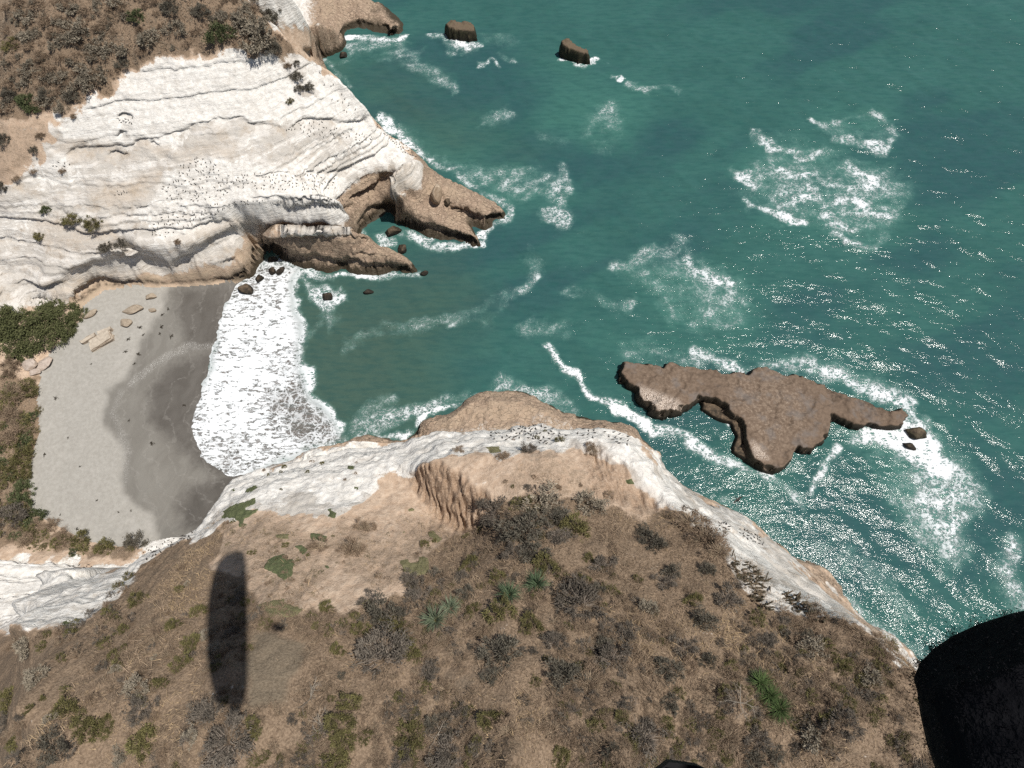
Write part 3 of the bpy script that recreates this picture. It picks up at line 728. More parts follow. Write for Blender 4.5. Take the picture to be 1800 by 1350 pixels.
blob(.42, 44, (1560,840),(1680,860),(1720,960),(1660,1010),(1620,970),(1580,900)); streak(.6, 30, (1590,880),(1630,940),(1680,970))
streak(.5, 30, (1520,1000),(1560,1030),(1600,1080)); streak(.45, 36, (1480,980),(1440,960)); streak(.5, 30, (1780,960),(1760,1000),(1790,1060))
streak(.6, 16, (1480,1045),(1510,1080),(1550,1110),(1600,1136),(1630,1150)); streak(.55, 18, (1275,885),(1330,915),(1380,960)); streak(.62, 10, (1325,735),(1290,720),(1280,740))
streak(.8, 12, (1600,720),(1640,770),(1600,795),(1570,770))
foam = np.zeros(SX.shape)
fj = 16 * fbm(SX, SY, 4, 4, 5); fk = 16 * fbm(SX, SY, 4, 4, 15)
fp, fq = SP + fj, SQ + fk
for w, s, p, closed in FOAM:
    d = poly_sd(fp, fq, p, closed, 3 * s)
    foam = np.maximum(foam, w * (sstep(-s, s * .6, d) if closed else sstep(s * 1.3, s * .15, -d)))
foam *= coreq
patch = 0.62 * fbm(SX, SY, 9, 4, 25) + 0.32 * fbm(SX * .92 + SY * .38, (SY * .92 - SX * .38) * 1.8, 3.2, 3, 35)
foam = np.where(foam > .02, np.clip(foam * (1 + patch * np.clip(1.9 - foam * 1.3, .12, 1.2)), 0, 1.4), foam)
MURK = [(420,480),(530,460),(660,500),(760,490),(800,540),(740,620),(760,700),(740,760),(600,800),(400,850),(330,760)]
murk = np.maximum(sstep(-190, 90, poly_sd(fp, fq, MURK, True, 300)), 0.62 * sstep(-150, 90, poly_sd(fp, fq, [(560,110),(700,120),(800,200),(900,260),(760,270),(660,210)], True, 300)))
turq = np.zeros(SX.shape)
for p in ([(1300,290),(1400,240),(1590,320),(1560,420),(1330,390)],[(1450,200),(1560,190),(1570,250),(1470,250)],[(1500,750),(1650,750),(1720,880),(1660,1000),(1580,900)],[(980,110),(1150,140),(1100,260),(950,220)],[(1100,470),(1300,470),(1320,580),(1180,580)],
          [(720,240),(900,290),(990,340),(900,390),(820,320)],[(1050,600),(1400,610),(1600,710),(1400,640)]):
    turq = np.maximum(turq, sstep(-40, 30, poly_sd(fp, fq, p, True, 160)))
swell_dark = fbm(SX * .92 + SY * .38, (SY * .92 - SX * .38) * 2.6, 30, 4, 41)
SZ += 0.10 * foam * (1 + fbm(SX, SY, .8, 3, 9)) * coreq
crest = sstep(14, 2, -poly_sd(SP, SQ, [(528,648),(546,690),(572,722),(596,750)], False))
SZ += 0.35 * crest
foam *= 1 - .27 * sstep(-10, 16, poly_sd(fp, fq, [(470,690),(536,672),(600,752),(622,776),(560,800),(505,770)])) * (1 - sstep(16, 4, -poly_sd(fp, fq, [(528,648),(546,690),(572,722),(596,750)], False)))
shoal = sstep(-8, 22, poly_sd(SP + fj * .6, SQ + fk * .6, SURF))
J, I = np.where(np.ones((len(sy) - 1, len(sx) - 1), bool))
ld = (land_d[:-1, :-1] > -7) | (land_d[1:, 1:] > -7)
keep = ld[J, I]
J, I = J[keep], I[keep]; n_ = len(sx)
F4 = np.stack([J * n_ + I, J * n_ + I + 1, (J + 1) * n_ + I + 1, (J + 1) * n_ + I], 1)
ids, inv = np.unique(F4, return_inverse=True)
def sea_material():
    b = NB('sea_water')
    foam, murk, turq, dk = b.at('foam'), b.at('murk'), b.at('turq'), b.at('deep')
    n1 = b.noise(.08, 4, .55); n2 = b.noise(.5, 5, .6); n3 = b.noise(2.2, 5, .65); n4 = b.noise(8, 3, .6)
    col = b.mix(b.ss(.3, .7, n1), (.034, .099, .089), (.041, .117, .104))
    col = b.mix(b.ss(-.10, .45, dk), col, (.031, .083, .086))
    col = b.mix(b.math('MULTIPLY', b.ss(.40, .75, n2), .30), col, (.026, .108, .090))
    col = b.mix(b.math('MULTIPLY', turq, .55), col, (.050, .150, .122))
    col = b.mix(b.math('MULTIPLY', b.ss(.10, 1.05, b.math('ADD', murk, b.math('MULTIPLY', b.math('SUBTRACT', n1, .5), .5))), .88), col, b.mix(b.ss(.92, 1.2, murk), b.mix(n2, (.044, .086, .068), (.056, .100, .078)), (.072, .090, .068)))
    col = b.mix(b.at('shoal'), col, b.mix(n2, (.115, .098, .082), (.175, .16, .15)))
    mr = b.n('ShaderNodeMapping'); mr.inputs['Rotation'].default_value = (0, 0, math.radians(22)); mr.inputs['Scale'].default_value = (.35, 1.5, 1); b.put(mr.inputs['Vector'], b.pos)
    col = b.mix(b.math('MULTIPLY', b.ss(.40, .66, b.noise(.75, 5, .65, vec=mr.outputs[0])), .34), col, (.014, .062, .064))  # shading of the wave ripples painted into the water colour as darker streaks
    # lace of foam: cells with bright walls that close up where the cover is dense
    warp = b.vadd(b.pos, b.vmul(b.noise(.9, 4, color=True), (1.6, 1.6, 0)))
    warp2 = b.vadd(b.vmul(b.pos, (.8, 1.5, 1)), b.vmul(b.noise(2.6, 3, color=True), (.7, .7, 0)))
    c1 = b.voro(.62, warp, 'DISTANCE_TO_EDGE'); c2 = b.voro(1.35, b.vadd(b.vmul(b.pos, (.75, 1.9, 1)), b.vmul(b.noise(1.9, 4, color=True), (1.2, 1.2, 0))), 'DISTANCE_TO_EDGE')
    cells = b.math('MINIMUM', b.math('MULTIPLY', c1, 1.25), b.math('MULTIPLY', c2, 1.5))
    f1 = b.math('ABSOLUTE', b.math('SUBTRACT', b.noise(.42, 6, .62, vec=warp), .5)); f2 = b.math('ABSOLUTE', b.math('SUBTRACT', b.noise(1.25, 5, .62, vec=warp2), .5))
    wisps = b.math('ADD', b.math('MINIMUM', b.math('MULTIPLY', f1, 2.6), b.math('MULTIPLY', f2, 2.4)), b.math('MULTIPLY', b.math('SUBTRACT', n4, .45), .16))
    dense = b.math('MAXIMUM', b.at('shoal'), b.math('MULTIPLY', b.ss(.8, 1.1, foam), .6))
    lace = b.math('ADD', b.math('MULTIPLY', cells, dense), b.math('MULTIPLY', wisps, b.math('SUBTRACT', 1.0, dense)))
    fr = b.math('ADD', foam, b.math('MULTIPLY', b.math('SUBTRACT', n3, .5), .55))
    fr = b.math('ADD', fr, b.math('MULTIPLY', b.math('SUBTRACT', n2, .5), .85))
    wall = b.math('MULTIPLY', b.math('MAXIMUM', b.math('SUBTRACT', fr, .42), 0), .27)
    wall = b.math('ADD', wall, b.math('MULTIPLY', b.math('MAXIMUM', b.math('SUBTRACT', fr, 1.05), 0), .22))
    cov = b.ss(0.035, -0.045, b.math('SUBTRACT', lace, wall))
    hol = b.noise(1.15, 5, .66, vec=b.vadd(b.vmul(b.pos, (.62, 1.75, 1)), b.vmul(b.noise(.8, 3, color=True), (1.6, 1.6, 0))))
    sheet = b.ss(.02, -.03, b.math('SUBTRACT', hol, b.math('ADD', .455, b.math('MULTIPLY', b.math('SUBTRACT', fr, .75), .40))))
    cov = b.math('MULTIPLY', cov, b.math('SUBTRACT', 1.0, b.math('MULTIPLY', b.at('shoal'), b.math('MULTIPLY', b.ss(.78, .98, fr), .85))))
    cov = b.math('MAXIMUM', cov, b.math('MULTIPLY', sheet, b.at('shoal')))
    cov = b.math('MULTIPLY', cov, b.ss(.12, 1.0, foam))
    spr = b.math('MULTIPLY', b.ss(.60, .70, n4), b.ss(.30, .65, fr))
    cov = b.math('MAXIMUM', cov, b.math('MULTIPLY', spr, .4), clamp=True)
    milk = b.math('MULTIPLY', b.math('MULTIPLY', b.ss(.15, .9, fr), .36), b.math('SUBTRACT', 1.0, b.at('shoal')))
    col = b.mix(milk, col, (.20, .37, .32))
    fcol = b.mix(n3, (.60, .64, .66), (.80, .82, .83))
    col = b.mix(cov, col, fcol)
    rough = b.math('ADD', .10, b.math('MULTIPLY', cov, .6))
    # wind chop
    wv = b.vmul(b.pos, (1.0, 1.0, 1.0))
    rot = b.n('ShaderNodeMapping'); rot.inputs['Rotation'].default_value = (0, 0, math.radians(22)); rot.inputs['Scale'].default_value = (.55, 1.35, 1)
    b.put(rot.inputs['Vector'], wv)
    w1 = b.noise(.9, 2, .5, vec=rot.outputs[0]); w2 = b.noise(4.0, 2, .5, vec=rot.outputs[0])
    h = b.math('ADD', b.math('MULTIPLY', w1, .19), b.math('MULTIPLY', w2, .085))
    h = b.math('ADD', h, b.math('MULTIPLY', b.noise(.33, 2, .5, vec=rot.outputs[0]), .42))
    h = b.math('ADD', h, b.math('MULTIPLY', cov, .10))
    nrm = b.bump(h, .62, 1.0)
    m = b.fin(col, rough, nrm, .21)
    b.b.inputs['IOR'].default_value = 1.33
    return m
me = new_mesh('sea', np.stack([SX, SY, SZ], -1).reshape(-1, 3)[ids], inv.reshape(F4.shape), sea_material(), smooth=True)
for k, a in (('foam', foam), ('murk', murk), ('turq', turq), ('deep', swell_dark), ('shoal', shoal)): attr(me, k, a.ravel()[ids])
tag(obj('sea', me), kind='structure')
# ------------------------------------------------------------------ rocks in the water
def sea_rock_material(name, top_a, top_b, side, pale=None, green=0.0):
    b = NB(name)
    n1 = b.noise(.35, 5, .6); n2 = b.noise(1.8, 5, .62); n3 = b.noise(7, 4, .62)
    geo = b.n('ShaderNodeNewGeometry'); sp = b.n('ShaderNodeSeparateXYZ'); b.put(sp.inputs[0], geo.outputs['Normal'])
    ps = b.n('ShaderNodeSeparateXYZ'); b.put(ps.inputs[0], b.pos)
    col = b.mix(b.ss(.3, .7, n2), top_a, top_b)
    col = b.mix(b.math('MULTIPLY', b.ss(.5, .7, n3), .10), col, tuple(v * .6 for v in top_a))
    if pale:
        r1 = b.math('ABSOLUTE', b.math('SUBTRACT', b.noise(1.5, 4, .6, vec=b.vmul(b.pos, (1, 1.6, 1))), .5)); r2 = b.math('ABSOLUTE', b.math('SUBTRACT', b.noise(4.0, 3, .6), .5))
        net = b.math('MAXIMUM', b.ss(.05, .01, r1), b.math('MULTIPLY', b.ss(.05, .0, r2), .6))
        col = b.mix(b.math('MULTIPLY', b.at('pale'), b.math('MULTIPLY', net, b.math('MULTIPLY', b.ss(.40, .65, n2), .40))), col, pale)
        col = b.mix(b.math('MULTIPLY', b.at('guano'), b.ss(.42, .58, n3)), col, (.55, .47, .40))
        grey = b.math('MULTIPLY', b.ss(.5, .68, n1), .55)
        col = b.mix(grey, col, (.15, .135, .125))
    fz = b.voro(.13, b.vadd(b.vmul(b.pos, (1, 1.9, 1)), b.vmul(b.noise(.4, 4, color=True), (5, 5, 0))), 'DISTANCE_TO_EDGE')
    col = b.mix(b.math('MULTIPLY', b.ss(.018, .003, fz), .32), col, tuple(v * .35 for v in top_a))
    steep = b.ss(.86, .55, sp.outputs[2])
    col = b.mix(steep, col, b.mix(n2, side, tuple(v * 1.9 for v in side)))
    low = b.ss(1.5, .4, b.math('ADD', ps.outputs[2], b.math('MULTIPLY', b.math('SUBTRACT', n2, .5), 1.6)))
    col = b.mix(low, col, (.018, .015, .011))
    if green: col = b.mix(b.math('MULTIPLY', b.ss(.4, .65, n2), green), col, (.050, .055, .020))
    h = b.math('ADD', b.math('MULTIPLY', n2, .6), b.math('MULTIPLY', n3, .16))
    return b.fin(col, .8, b.bump(h, .2, .7), .25)

def inside_hf(outline, res=0.22, edge=0.9, zb=-2.0, rag=0.5, lump=0.25, seed=0, step=0.0):
    """a rock raised from its traced brow (pixels with height): bluff sides, uneven top"""
    P = at([p[0] for p in outline], [p[1] for p in outline], [p[2] for p in outline])
    x0, y0 = P[:, :2].min(0) - 1.5; x1, y1 = P[:, :2].max(0) + 1.5
    gx = np.arange(x0, x1, res); gy = np.arange(y0, y1, res); X, Y = np.meshgrid(gx, gy)
    j = rag * fbm(X, Y, 2.2, 4, seed + 5); k = rag * fbm(X, Y, 2.2, 4, seed + 6)
    j = np.round(j * 3) / 3 * .7 + j * .5; k = np.round(k * 3) / 3 * .7 + k * .5
    sd = poly_sd(X + j, Y + k, P[:, :2])
    wsum = np.zeros(X.shape); zt = np.zeros(X.shape)
    for p in P:
        w = 1 / ((X - p[0]) ** 2 + (Y - p[1]) ** 2 + .6) ** 1.2; wsum += w; zt += w * p[2]
    zt = zt / wsum + lump * fbm(X, Y, 5, 4, seed) + .5 * lump * fbm(X, Y, 1.1, 3, seed + 1)
    if step:
        t = (zt + .12 * X + .5 * fbm(X, Y, 6, 3, seed + 3)) / step; fr = t - np.floor(t)
        zt = zt + step * (fr ** 4 - fr) * .8
    prof = np.clip((sd + edge * .5) / edge, 0, 1) ** .55
    Z = zb + (zt - zb) * prof
    # the foot is eaten back under the brow
    gyv, gxv = np.gradient(sd); n = np.hypot(gxv, gyv) + 1e-6
    und = .5 * edge * np.clip(1 - prof, 0, 1) * (prof > 0)
    keep = (sd > -edge * .5 - res * 1.5)
    V = np.stack([X + gxv / n * und * .6, Y + gyv / n * und * .6, Z], -1)
    qd = keep[:-1, :-1] & keep[1:, :-1] & keep[:-1, 1:] & keep[1:, 1:]
    J, I = np.where(qd); nxx = len(gx)
    F4 = np.stack([J * nxx + I, J * nxx + I + 1, (J + 1) * nxx + I + 1, (J + 1) * nxx + I], 1)
    ids, inv = np.unique(F4, return_inverse=True)
    return V.reshape(-1, 3)[ids], inv.reshape(F4.shape)

ISL = [(1097,626,2.43),(1130,632,2.23),(1166,641,2.02),(1168,631,1.91),(1200,637,1.91),(1240,645,1.81),(1275,653,1.81),(1290,648,1.81),(1311,652,1.81),(1320,645,1.81),(1338,641,1.81),(1370,649,1.81),(1402,658,1.71),(1432,665,1.6),(1470,684,1.39),(1520,700,1.29),
       (1560,715,1.19),(1598,718,1.19),(1594,738,1.5),(1588,747,1.6),(1540,748,1.81),(1500,745,1.91),(1478,741,2.02),(1467,733,2.12),(1466,748,2.23),(1461,762,2.23),(1446,777,2.23),(1434,790,2.33),(1412,794,2.33),(1403,789,2.38),(1396,804,2.43),(1386,814,2.54),(1372,824,2.64),
       (1345,817,2.75),(1324,806,2.85),(1314,778,2.95),(1313,752,2.95),(1286,719,2.95),(1256,702,2.95),(1230,698,2.95),(1206,716,2.95),(1183,722,2.95),(1178,727,2.95),(1160,722,2.95),(1136,706,2.95),(1122,696,2.95),(1117,681,2.85),(1096,669,2.75),(1090,652,2.64)]
mat_isl = sea_rock_material('island_rock', (.118, .083, .058), (.168, .120, .085), (.030, .024, .017), pale=(.45, .365, .28))
v, f = inside_hf(ISL, .2, .9, -2.0, .75, .42, 3, step=.55)
me = new_mesh('rock_island', v, f, mat_isl, True)
px_, py_ = proj(v)
attr(me, 'pale', np.maximum(sstep(-40, 30, poly_sd(px_, py_, [(1290,665),(1370,655),(1420,700),(1410,760),(1340,800),(1320,760),(1300,710)])), .45 * sstep(-40, 20, poly_sd(px_, py_, [(1140,650),(1220,655),(1200,710),(1140,690)]))))
attr(me, 'guano', np.maximum(sstep(-10, 6, poly_sd(px_, py_, [(1122,680),(1150,690),(1190,705),(1200,718),(1180,730),(1130,705)])), .8 * sstep(-8, 4, poly_sd(px_, py_, [(1322,775),(1340,790),(1350,806),(1326,804)]))))
isl = tag(obj('rock_island', me), 'long flat brown rock island with a notched side, ringed by foam', 'rock island')
SHELF = [(1228,702,1.21),(1256,706,1.21),(1284,722,1.21),(1310,752,1.21),(1313,780,1.32),(1326,808,1.32),(1318,812,0.99),(1296,800,0.99),(1286,785,0.99),(1294,765,0.99),(1280,744,0.99),(1256,736,0.88),(1232,720,0.88)]
v, f = inside_hf(SHELF, .2, .8, -2.0, .4, .35, 8)
me = new_mesh('lower_shelf', v, f, sea_rock_material('shelf_rock', (.085, .062, .040), (.16, .115, .075), (.022, .018, .013)), True)
obj('lower_shelf', me, isl)
mat_stack = sea_rock_material('stack_rock', (.10, .072, .048), (.165, .12, .082), (.030, .025, .016), green=.35)
for outl, lab in (([(779,37,3.4),(790,31,3.4),(815,33,3.2),(830,35,3.2),(838,56,2.4),(826,55,2.8),(806,52,3),(786,47,3.4)], 'squarish dark sea stack off the far point, nearest the white cliff'),
                  ([(984,67,3.8),(1000,65,3.6),(1018,76,3.4),(1033,80,3.4),(1041,94,3),(1034,94,3),(1018,92,3.2),(1002,84,3.6),(986,76,3.8)], 'leaning dark sea stack farther out in open water')):
    v, f = inside_hf(outl, .22, .8, -2.0, .5, .5, 12, step=.6)
    tag(obj('sea_stack', new_mesh('sea_stack', v, f, mat_stack, True)), lab, 'sea stack', 'sea stacks off the far point')

# ---- boulders
import bmesh
def boulder_mesh(seed, sub=3, cuts=16, flat=.8):
    r = np.random.default_rng(seed); bm = bmesh.new(); bmesh.ops.create_icosphere(bm, subdivisions=sub, radius=1)
    V = np.array([v.co for v in bm.verts])
    for k in range(cuts):
        n = r.normal(size=3); n /= np.linalg.norm(n); d = r.uniform(.55, .92)
        s = np.maximum(V @ n - d, 0); V = V - s[:, None] * n * .92
    nn = fbm(V[:, 0] * 3 + 5, V[:, 1] * 3 + V[:, 2] * 2.2, 1.0, 4, seed); V = V * (1 + .10 * nn[:, None])
    V[:, 2] *= flat
    for v, c in zip(bm.verts, V): v.co = c
    me = bpy.data.meshes.new('boulder'); bm.to_mesh(me); bm.free()
    return me
mat_wet = sea_rock_material('wet_boulder', (.075, .055, .036), (.13, .095, .062), (.035, .027, .018))
mat_pink = sea_rock_material('beach_boulder', (.38, .31, .26), (.48, .41, .35), (.25, .20, .16))
BM = [boulder_mesh(30 + k) for k in range(6)]
def boulder(k, px, py, wpx, hpx, rot, mat, name, label, cat, group=None, up=.6, sink=.25, zrel=0.0, hgt=None):
    loc, nor = hit(px, py)
    dist = (loc - CAMV).length * math.cos(0.3)
    m = dist / F; me = BM[k % 6].copy(); me.name = name; me.materials.clear(); me.materials.append(mat)
    a, c = wpx * .5 * m, hpx * .5 * m * 1.15; hh = hgt if hgt else up * (a + c)
    o = obj(name, me, None, (loc.x, loc.y, loc.z + hh * (.5 - sink) + zrel), (0, 0, math.radians(rot)), (a, c, hh))
    return tag(o, label, cat, group)
for k, (x, y, w, h, r, lab) in enumerate([
    (434,510,32,18,-12,'wedge shaped brown boulder at the sand edge of the surf'),(456,491,18,14,30,'brown boulder in white surf just behind the wedge boulder'),(480,478,14,16,10,'left of two touching dark boulders in the surf below the sea cave'),
    (494,477,15,16,-20,'right of two touching dark boulders in the surf below the sea cave'),(480,458,20,10,0,'dark boulder inside the mouth of the sea cave'),
    (575,522,22,16,-35,'lone dark rock ringed by foam beyond the surf line'),(648,514,22,9,10,'low dark rock awash in green water of the bay'),(690,409,36,18,18,'wet brown rock in the foamy inlet under the arch'),(708,440,20,20,-20,'round dark rock beside the tip of the long ledge'),
    (746,481,18,9,0,'small black rock awash off the tip of the ledge'),(604,99,14,11,0,'small dark rock in foam below the far point'),(1606,762,34,20,-25,'green topped dark rock in white water at the end of the island'),
    (1598,785,22,10,-20,'low black rock awash beside the green topped rock'),(424,484,12,8,20,'small dark rock against the ledge at the corner of the beach')]):
    boulder(k, x, y, w, h, r, mat_stack if 1600 < x < 1610 else mat_wet, 'sea_rock', lab, 'rock', 'rocks standing in the surf', up=.45)
for k, (x, y, w, h, r, lab) in enumerate([
    (55,642,26,20,10,'pale pinkish boulder at the foot of the bushes, left of a pair'),(80,640,24,22,-20,'pale pinkish boulder on the sand, right of a pair'),(62,655,20,10,15,'small pink rock in front of the pair of pale boulders'),
    (233,546,34,14,12,'long flat tan rock half buried in the upper sand'),(222,568,18,18,60,'tilted tan rock with a dark side on the upper sand'),(265,522,22,11,5,'flat round tan rock near the cliff foot on the sand'),
    (269,546,15,8,0,'small low tan rock on grey sand in the middle of the beach'),(160,553,26,9,35,'thin tan slab lying beside the tip of the green bush')]):
    boulder(k + 2, x, y, w, h, r, mat_pink if k < 3 else sea_rock_material('tan_rock', (.27, .22, .165), (.36, .30, .23), (.13, .10, .07)), 'beach_rock', lab, 'rock', 'rocks lying on the beach', up=.26, sink=.15)
def slab(name, corners, thick, layers, label, seed):
    """a fallen block of bedded sandstone: each bed a course of its own with ragged ends"""
    P = np.array([np.array(hit(x, y)[0]) for x, y in corners]); c = P.mean(0); r = np.random.default_rng(seed)
    root = obj(name, None, None, c); root.empty_display_size = .3
    tag(root, label, 'rock slab', 'bedded slabs fallen on the beach')
    m = sea_rock_material('bedded_sandstone', (.38, .325, .26), (.48, .42, .34), (.26, .21, .16))
    e = P - c
    for k in range(layers):
        z0, z1 = thick * k / layers - .15, thick * (k + 1) / layers - .17
        pts = []
        n = len(e)
        for i in range(n):
            a, b_ = e[i], e[(i + 1) % n]
            for t in np.linspace(0, 1, 7)[:-1]: pts.append((a + (b_ - a) * t)[:2] * (1 + r.normal(0, .035) - .05 * (k % 2)))
        pts = np.array(pts); q_ = len(pts)
        V = np.vstack([np.c_[pts, np.full(q_, z0)], np.c_[pts * .985, z1 + .05 * r.normal(size=q_)]])
        F_ = [list(range(q_))[::-1], list(range(q_, 2 * q_))] + [[i, (i + 1) % q_, q_ + (i + 1) % q_, q_ + i] for i in range(q_)]
        obj('bed', new_mesh('bed', V, F_, m), root)
slab('sandstone_slab', [(158,600),(196,583),(203,598),(163,620)], 1.0, 4, 'larger front block of banded tan sandstone lying on dry sand', 3)
slab('sandstone_slab', [(143,603),(170,588),(172,594),(148,606)], .9, 3, 'narrow banded tan slab leaning behind the larger block, on its left', 4)
slab('sandstone_slab', [(174,585),(198,577),(200,582),(176,592)], .9, 3, 'small banded tan slab behind the larger block, on its right', 5)
# the block perched on the ledge of the point
boulder(3, 768, 346, 26, 30, 10, sea_rock_material('perched_block', (.33, .26, .19), (.44, .36, .27), (.17, .125, .085)), 'perched_block', 'square tan block perched on the brown ledge of the point', 'rock', None, up=.75, sink=.2)
boulder(4, 787, 357, 14, 12, 40, mat_wet, 'ledge_block', 'small dark broken block beside the perched tan block', 'rock', None, up=.6)
boulder(1, 1010, 760, 40, 26, 10, MAT_ROCK, 'rim_knob', 'rounded white knob on the rim of the near headland', 'rock', None, up=.45, sink=.45) if False else None

# ---- kelp and wrack on the sand
def kelp_mesh(seed):
    r = np.random.default_rng(seed); V = []; Fc = []
    for k in range(16):
        a = r.uniform(0, 6.28); L = r.uniform(.25, .75); w = r.uniform(.03, .07); p = r.normal(0, .12, 2); n = 5
        for i in range(n):
            t = i / (n - 1); x = p[0] + math.cos(a) * L * t; y = p[1] + math.sin(a) * L * t; a += r.normal(0, .3); zz = .05 + .10 * math.sin(3.1 * t) * r.random()
            V += [(x - math.sin(a) * w, y + math.cos(a) * w, zz), (x + math.sin(a) * w, y - math.cos(a) * w, zz + .01)]
        b0 = len(V) - 2 * n
        Fc += [(b0 + 2 * i, b0 + 2 * i + 1, b0 + 2 * i + 3, b0 + 2 * i + 2) for i in range(n - 1)]
    nb = NB('kelp') if 'kelp' not in bpy.data.materials else None
    if nb: nb.fin((.030, .024, .016), .6)
    return new_mesh('kelp', V, Fc, bpy.data.materials['kelp'])
KM = [kelp_mesh(k) for k in range(4)]
for k, (x, y, s) in enumerate([(245,576,1.2),(302,590,1.3),(284,574,1.1),(286,553,1.0),(295,543,.9),(222,618,1.1),(226,596,1.0),(244,623,1.3),(252,588,.8),(98,701,1.1),(267,780,1.3),(78,800,1.0),(324,712,.9),(226,740,.7),(281,587,.8),
                               (160,640,.6),(120,770,.6),(140,820,.6),(170,880,.6),(208,900,.6),(236,640,.8),(230,897,.6),(135,930,.8),(106,905,.6)]):
    p, n = hit(x, y); o = obj('kelp_clump', KM[k % 4], None, p, (0, 0, k * 1.3), (s * .75, s * .5, s * .6))
    tag(o, 'dark kelp clump on the wet middle of the beach' if s >= 1 else 'small dark scrap of wrack scattered on the sand', 'kelp', 'kelp thrown up on the beach' if s >= 1 else 'scraps of wrack on the sand')
# ------------------------------------------------------------------ plants
def leaf_material():
    b = NB('foliage'); c = b.at('tint', True)
    n = b.noise(2.2, 3, .6); oi = b.n('ShaderNodeObjectInfo').outputs['Random']
    k = b.math('ADD', .72, b.math('ADD', b.math('MULTIPLY', oi, .35), b.math('MULTIPLY', n, .42)))
    mul = b.n('ShaderNodeVectorMath', operation='SCALE'); b.put(mul.inputs[0], c); b.put(mul.inputs['Scale'], k)
    return b.fin(mul.outputs[0], .85, None, .15)
MAT_LEAF = leaf_material()

def tri_soup(P, U, Wd, L, H):
    """pointed leaves: base at P, along U, of length L and half-width H across Wd"""
    tip = P + U * L[:, None]; a = P + Wd * H[:, None]; b_ = P - Wd * H[:, None]
    V = np.stack([a, b_, tip], 1).reshape(-1, 3)
    return V, np.arange(len(V), dtype=np.int32).reshape(-1, 3)

def unit(v): return v / (np.linalg.norm(v, axis=-1, keepdims=True) + 1e-9)

KINDS = {   # leaf colours (from, to), leaf length, half-width, count, height, share of bare twigs, twig colour
    'grey':  ((.076, .066, .054), (.175, .150, .122), .15, .022, 2300, .62, 240, (.24, .20, .165)),
    'olive': ((.058, .052, .022), (.165, .150, .062), .13, .030, 2300, .66, 90, (.17, .13, .09)),
    'dark':  ((.064, .058, .045), (.150, .135, .105), .14, .026, 2500, .75, 120, (.16, .135, .11)),
    'dry':   ((.145, .104, .072), (.30, .222, .155), .20, .014, 1900, .50, 420, (.30, .235, .165)),
    'green': ((.042, .054, .022), (.110, .125, .060), .13, .032, 2500, .66, 40, (.12, .10, .06)),
    'scrub': ((.165, .142, .108), (.285, .248, .190), .16, .034, 1700, .70, 60, (.18, .14, .10)),
}
def bush_mesh(kind, seed):
    ca, cb, ll, hw, n, ht, tw, tc = KINDS[kind]; r = np.random.default_rng(seed)
    # clumps over an uneven dome
    nc = 34
    th = r.uniform(0, 6.28, nc); el = np.arcsin(r.uniform(.05, 1, nc)); rad = r.uniform(.55, 1.0, nc) * (1 + .18 * np.sin(3 * th + seed))
    cen = np.stack([np.cos(th) * np.cos(el) * rad, np.sin(th) * np.cos(el) * rad, np.sin(el) * ht * rad], 1)
    size = r.uniform(.10, .24, nc); shade = r.uniform(0, 1, nc)
    k = r.choice(nc, n, p=size / size.sum())
    P = cen[k] + r.normal(size=(n, 3)) * size[k][:, None] * (.62, .62, .5); P[:, 2] = np.abs(P[:, 2])
    U = unit(unit(P) * .8 + r.normal(size=(n, 3)) * .6 + (0, 0, .25)); Wd = unit(np.cross(U, r.normal(size=(n, 3))))
    V, Fc = tri_soup(P, U, Wd, ll * r.uniform(.6, 1.4, n), hw * r.uniform(.7, 1.4, n))
    t = np.clip(.55 * shade[k] + .45 * r.random(n), 0, 1)[:, None]
    col = np.repeat(np.array(ca) + (np.array(cb) - ca) * t, 3, 0)
    me = new_mesh(kind + '_bush', V, Fc, MAT_LEAF); cattr(me, 'tint', col)
    # bare twigs
    a = r.uniform(0, 6.28, tw); e = np.arcsin(r.uniform(.1, 1, tw)); d = np.stack([np.cos(a) * np.cos(e), np.sin(a) * np.cos(e), np.sin(e) * ht * 1.1], 1)
    b0 = d * r.uniform(.1, .55, tw)[:, None]
    V2, F2 = tri_soup(b0, unit(d + r.normal(size=(tw, 3)) * .25), unit(np.cross(d, r.normal(size=(tw, 3)))), r.uniform(.35, .7, tw), np.full(tw, .011))
    st = 5; S = []                                    # a few stems from the root
    for i in range(st):
        aa = 6.28 * i / st + r.random(); S.append((np.zeros(3), np.array([math.cos(aa) * .6, math.sin(aa) * .6, ht * .7])))
    Vs = []; Fs = []
    for p0, p1 in S:
        s_ = unit(np.cross(p1 - p0, [0, 0, 1.0])) * .03; up = np.array([0, 0, .03]); o_ = len(V2) + len(Vs)
        Vs += [p0 + s_, p0 - s_, p0 + up, p1]; Fs += [(o_, o_ + 1, o_ + 3), (o_ + 1, o_ + 2, o_ + 3), (o_ + 2, o_, o_ + 3)]
    me2 = new_mesh(kind + '_branches', np.vstack([V2, Vs]), np.vstack([F2, np.array(Fs, np.int32)]), MAT_LEAF)
    cattr(me2, 'tint', np.tile(tc, (len(V2) + len(Vs), 1)) * np.repeat(r.uniform(.7, 1.25, (len(V2) + len(Vs)) // 1), 1)[:, None])
    return me, me2
PROTO = {k: [bush_mesh(k, 100 * i + 7 * j) for j in range(3)] for i, k in enumerate(KINDS)}

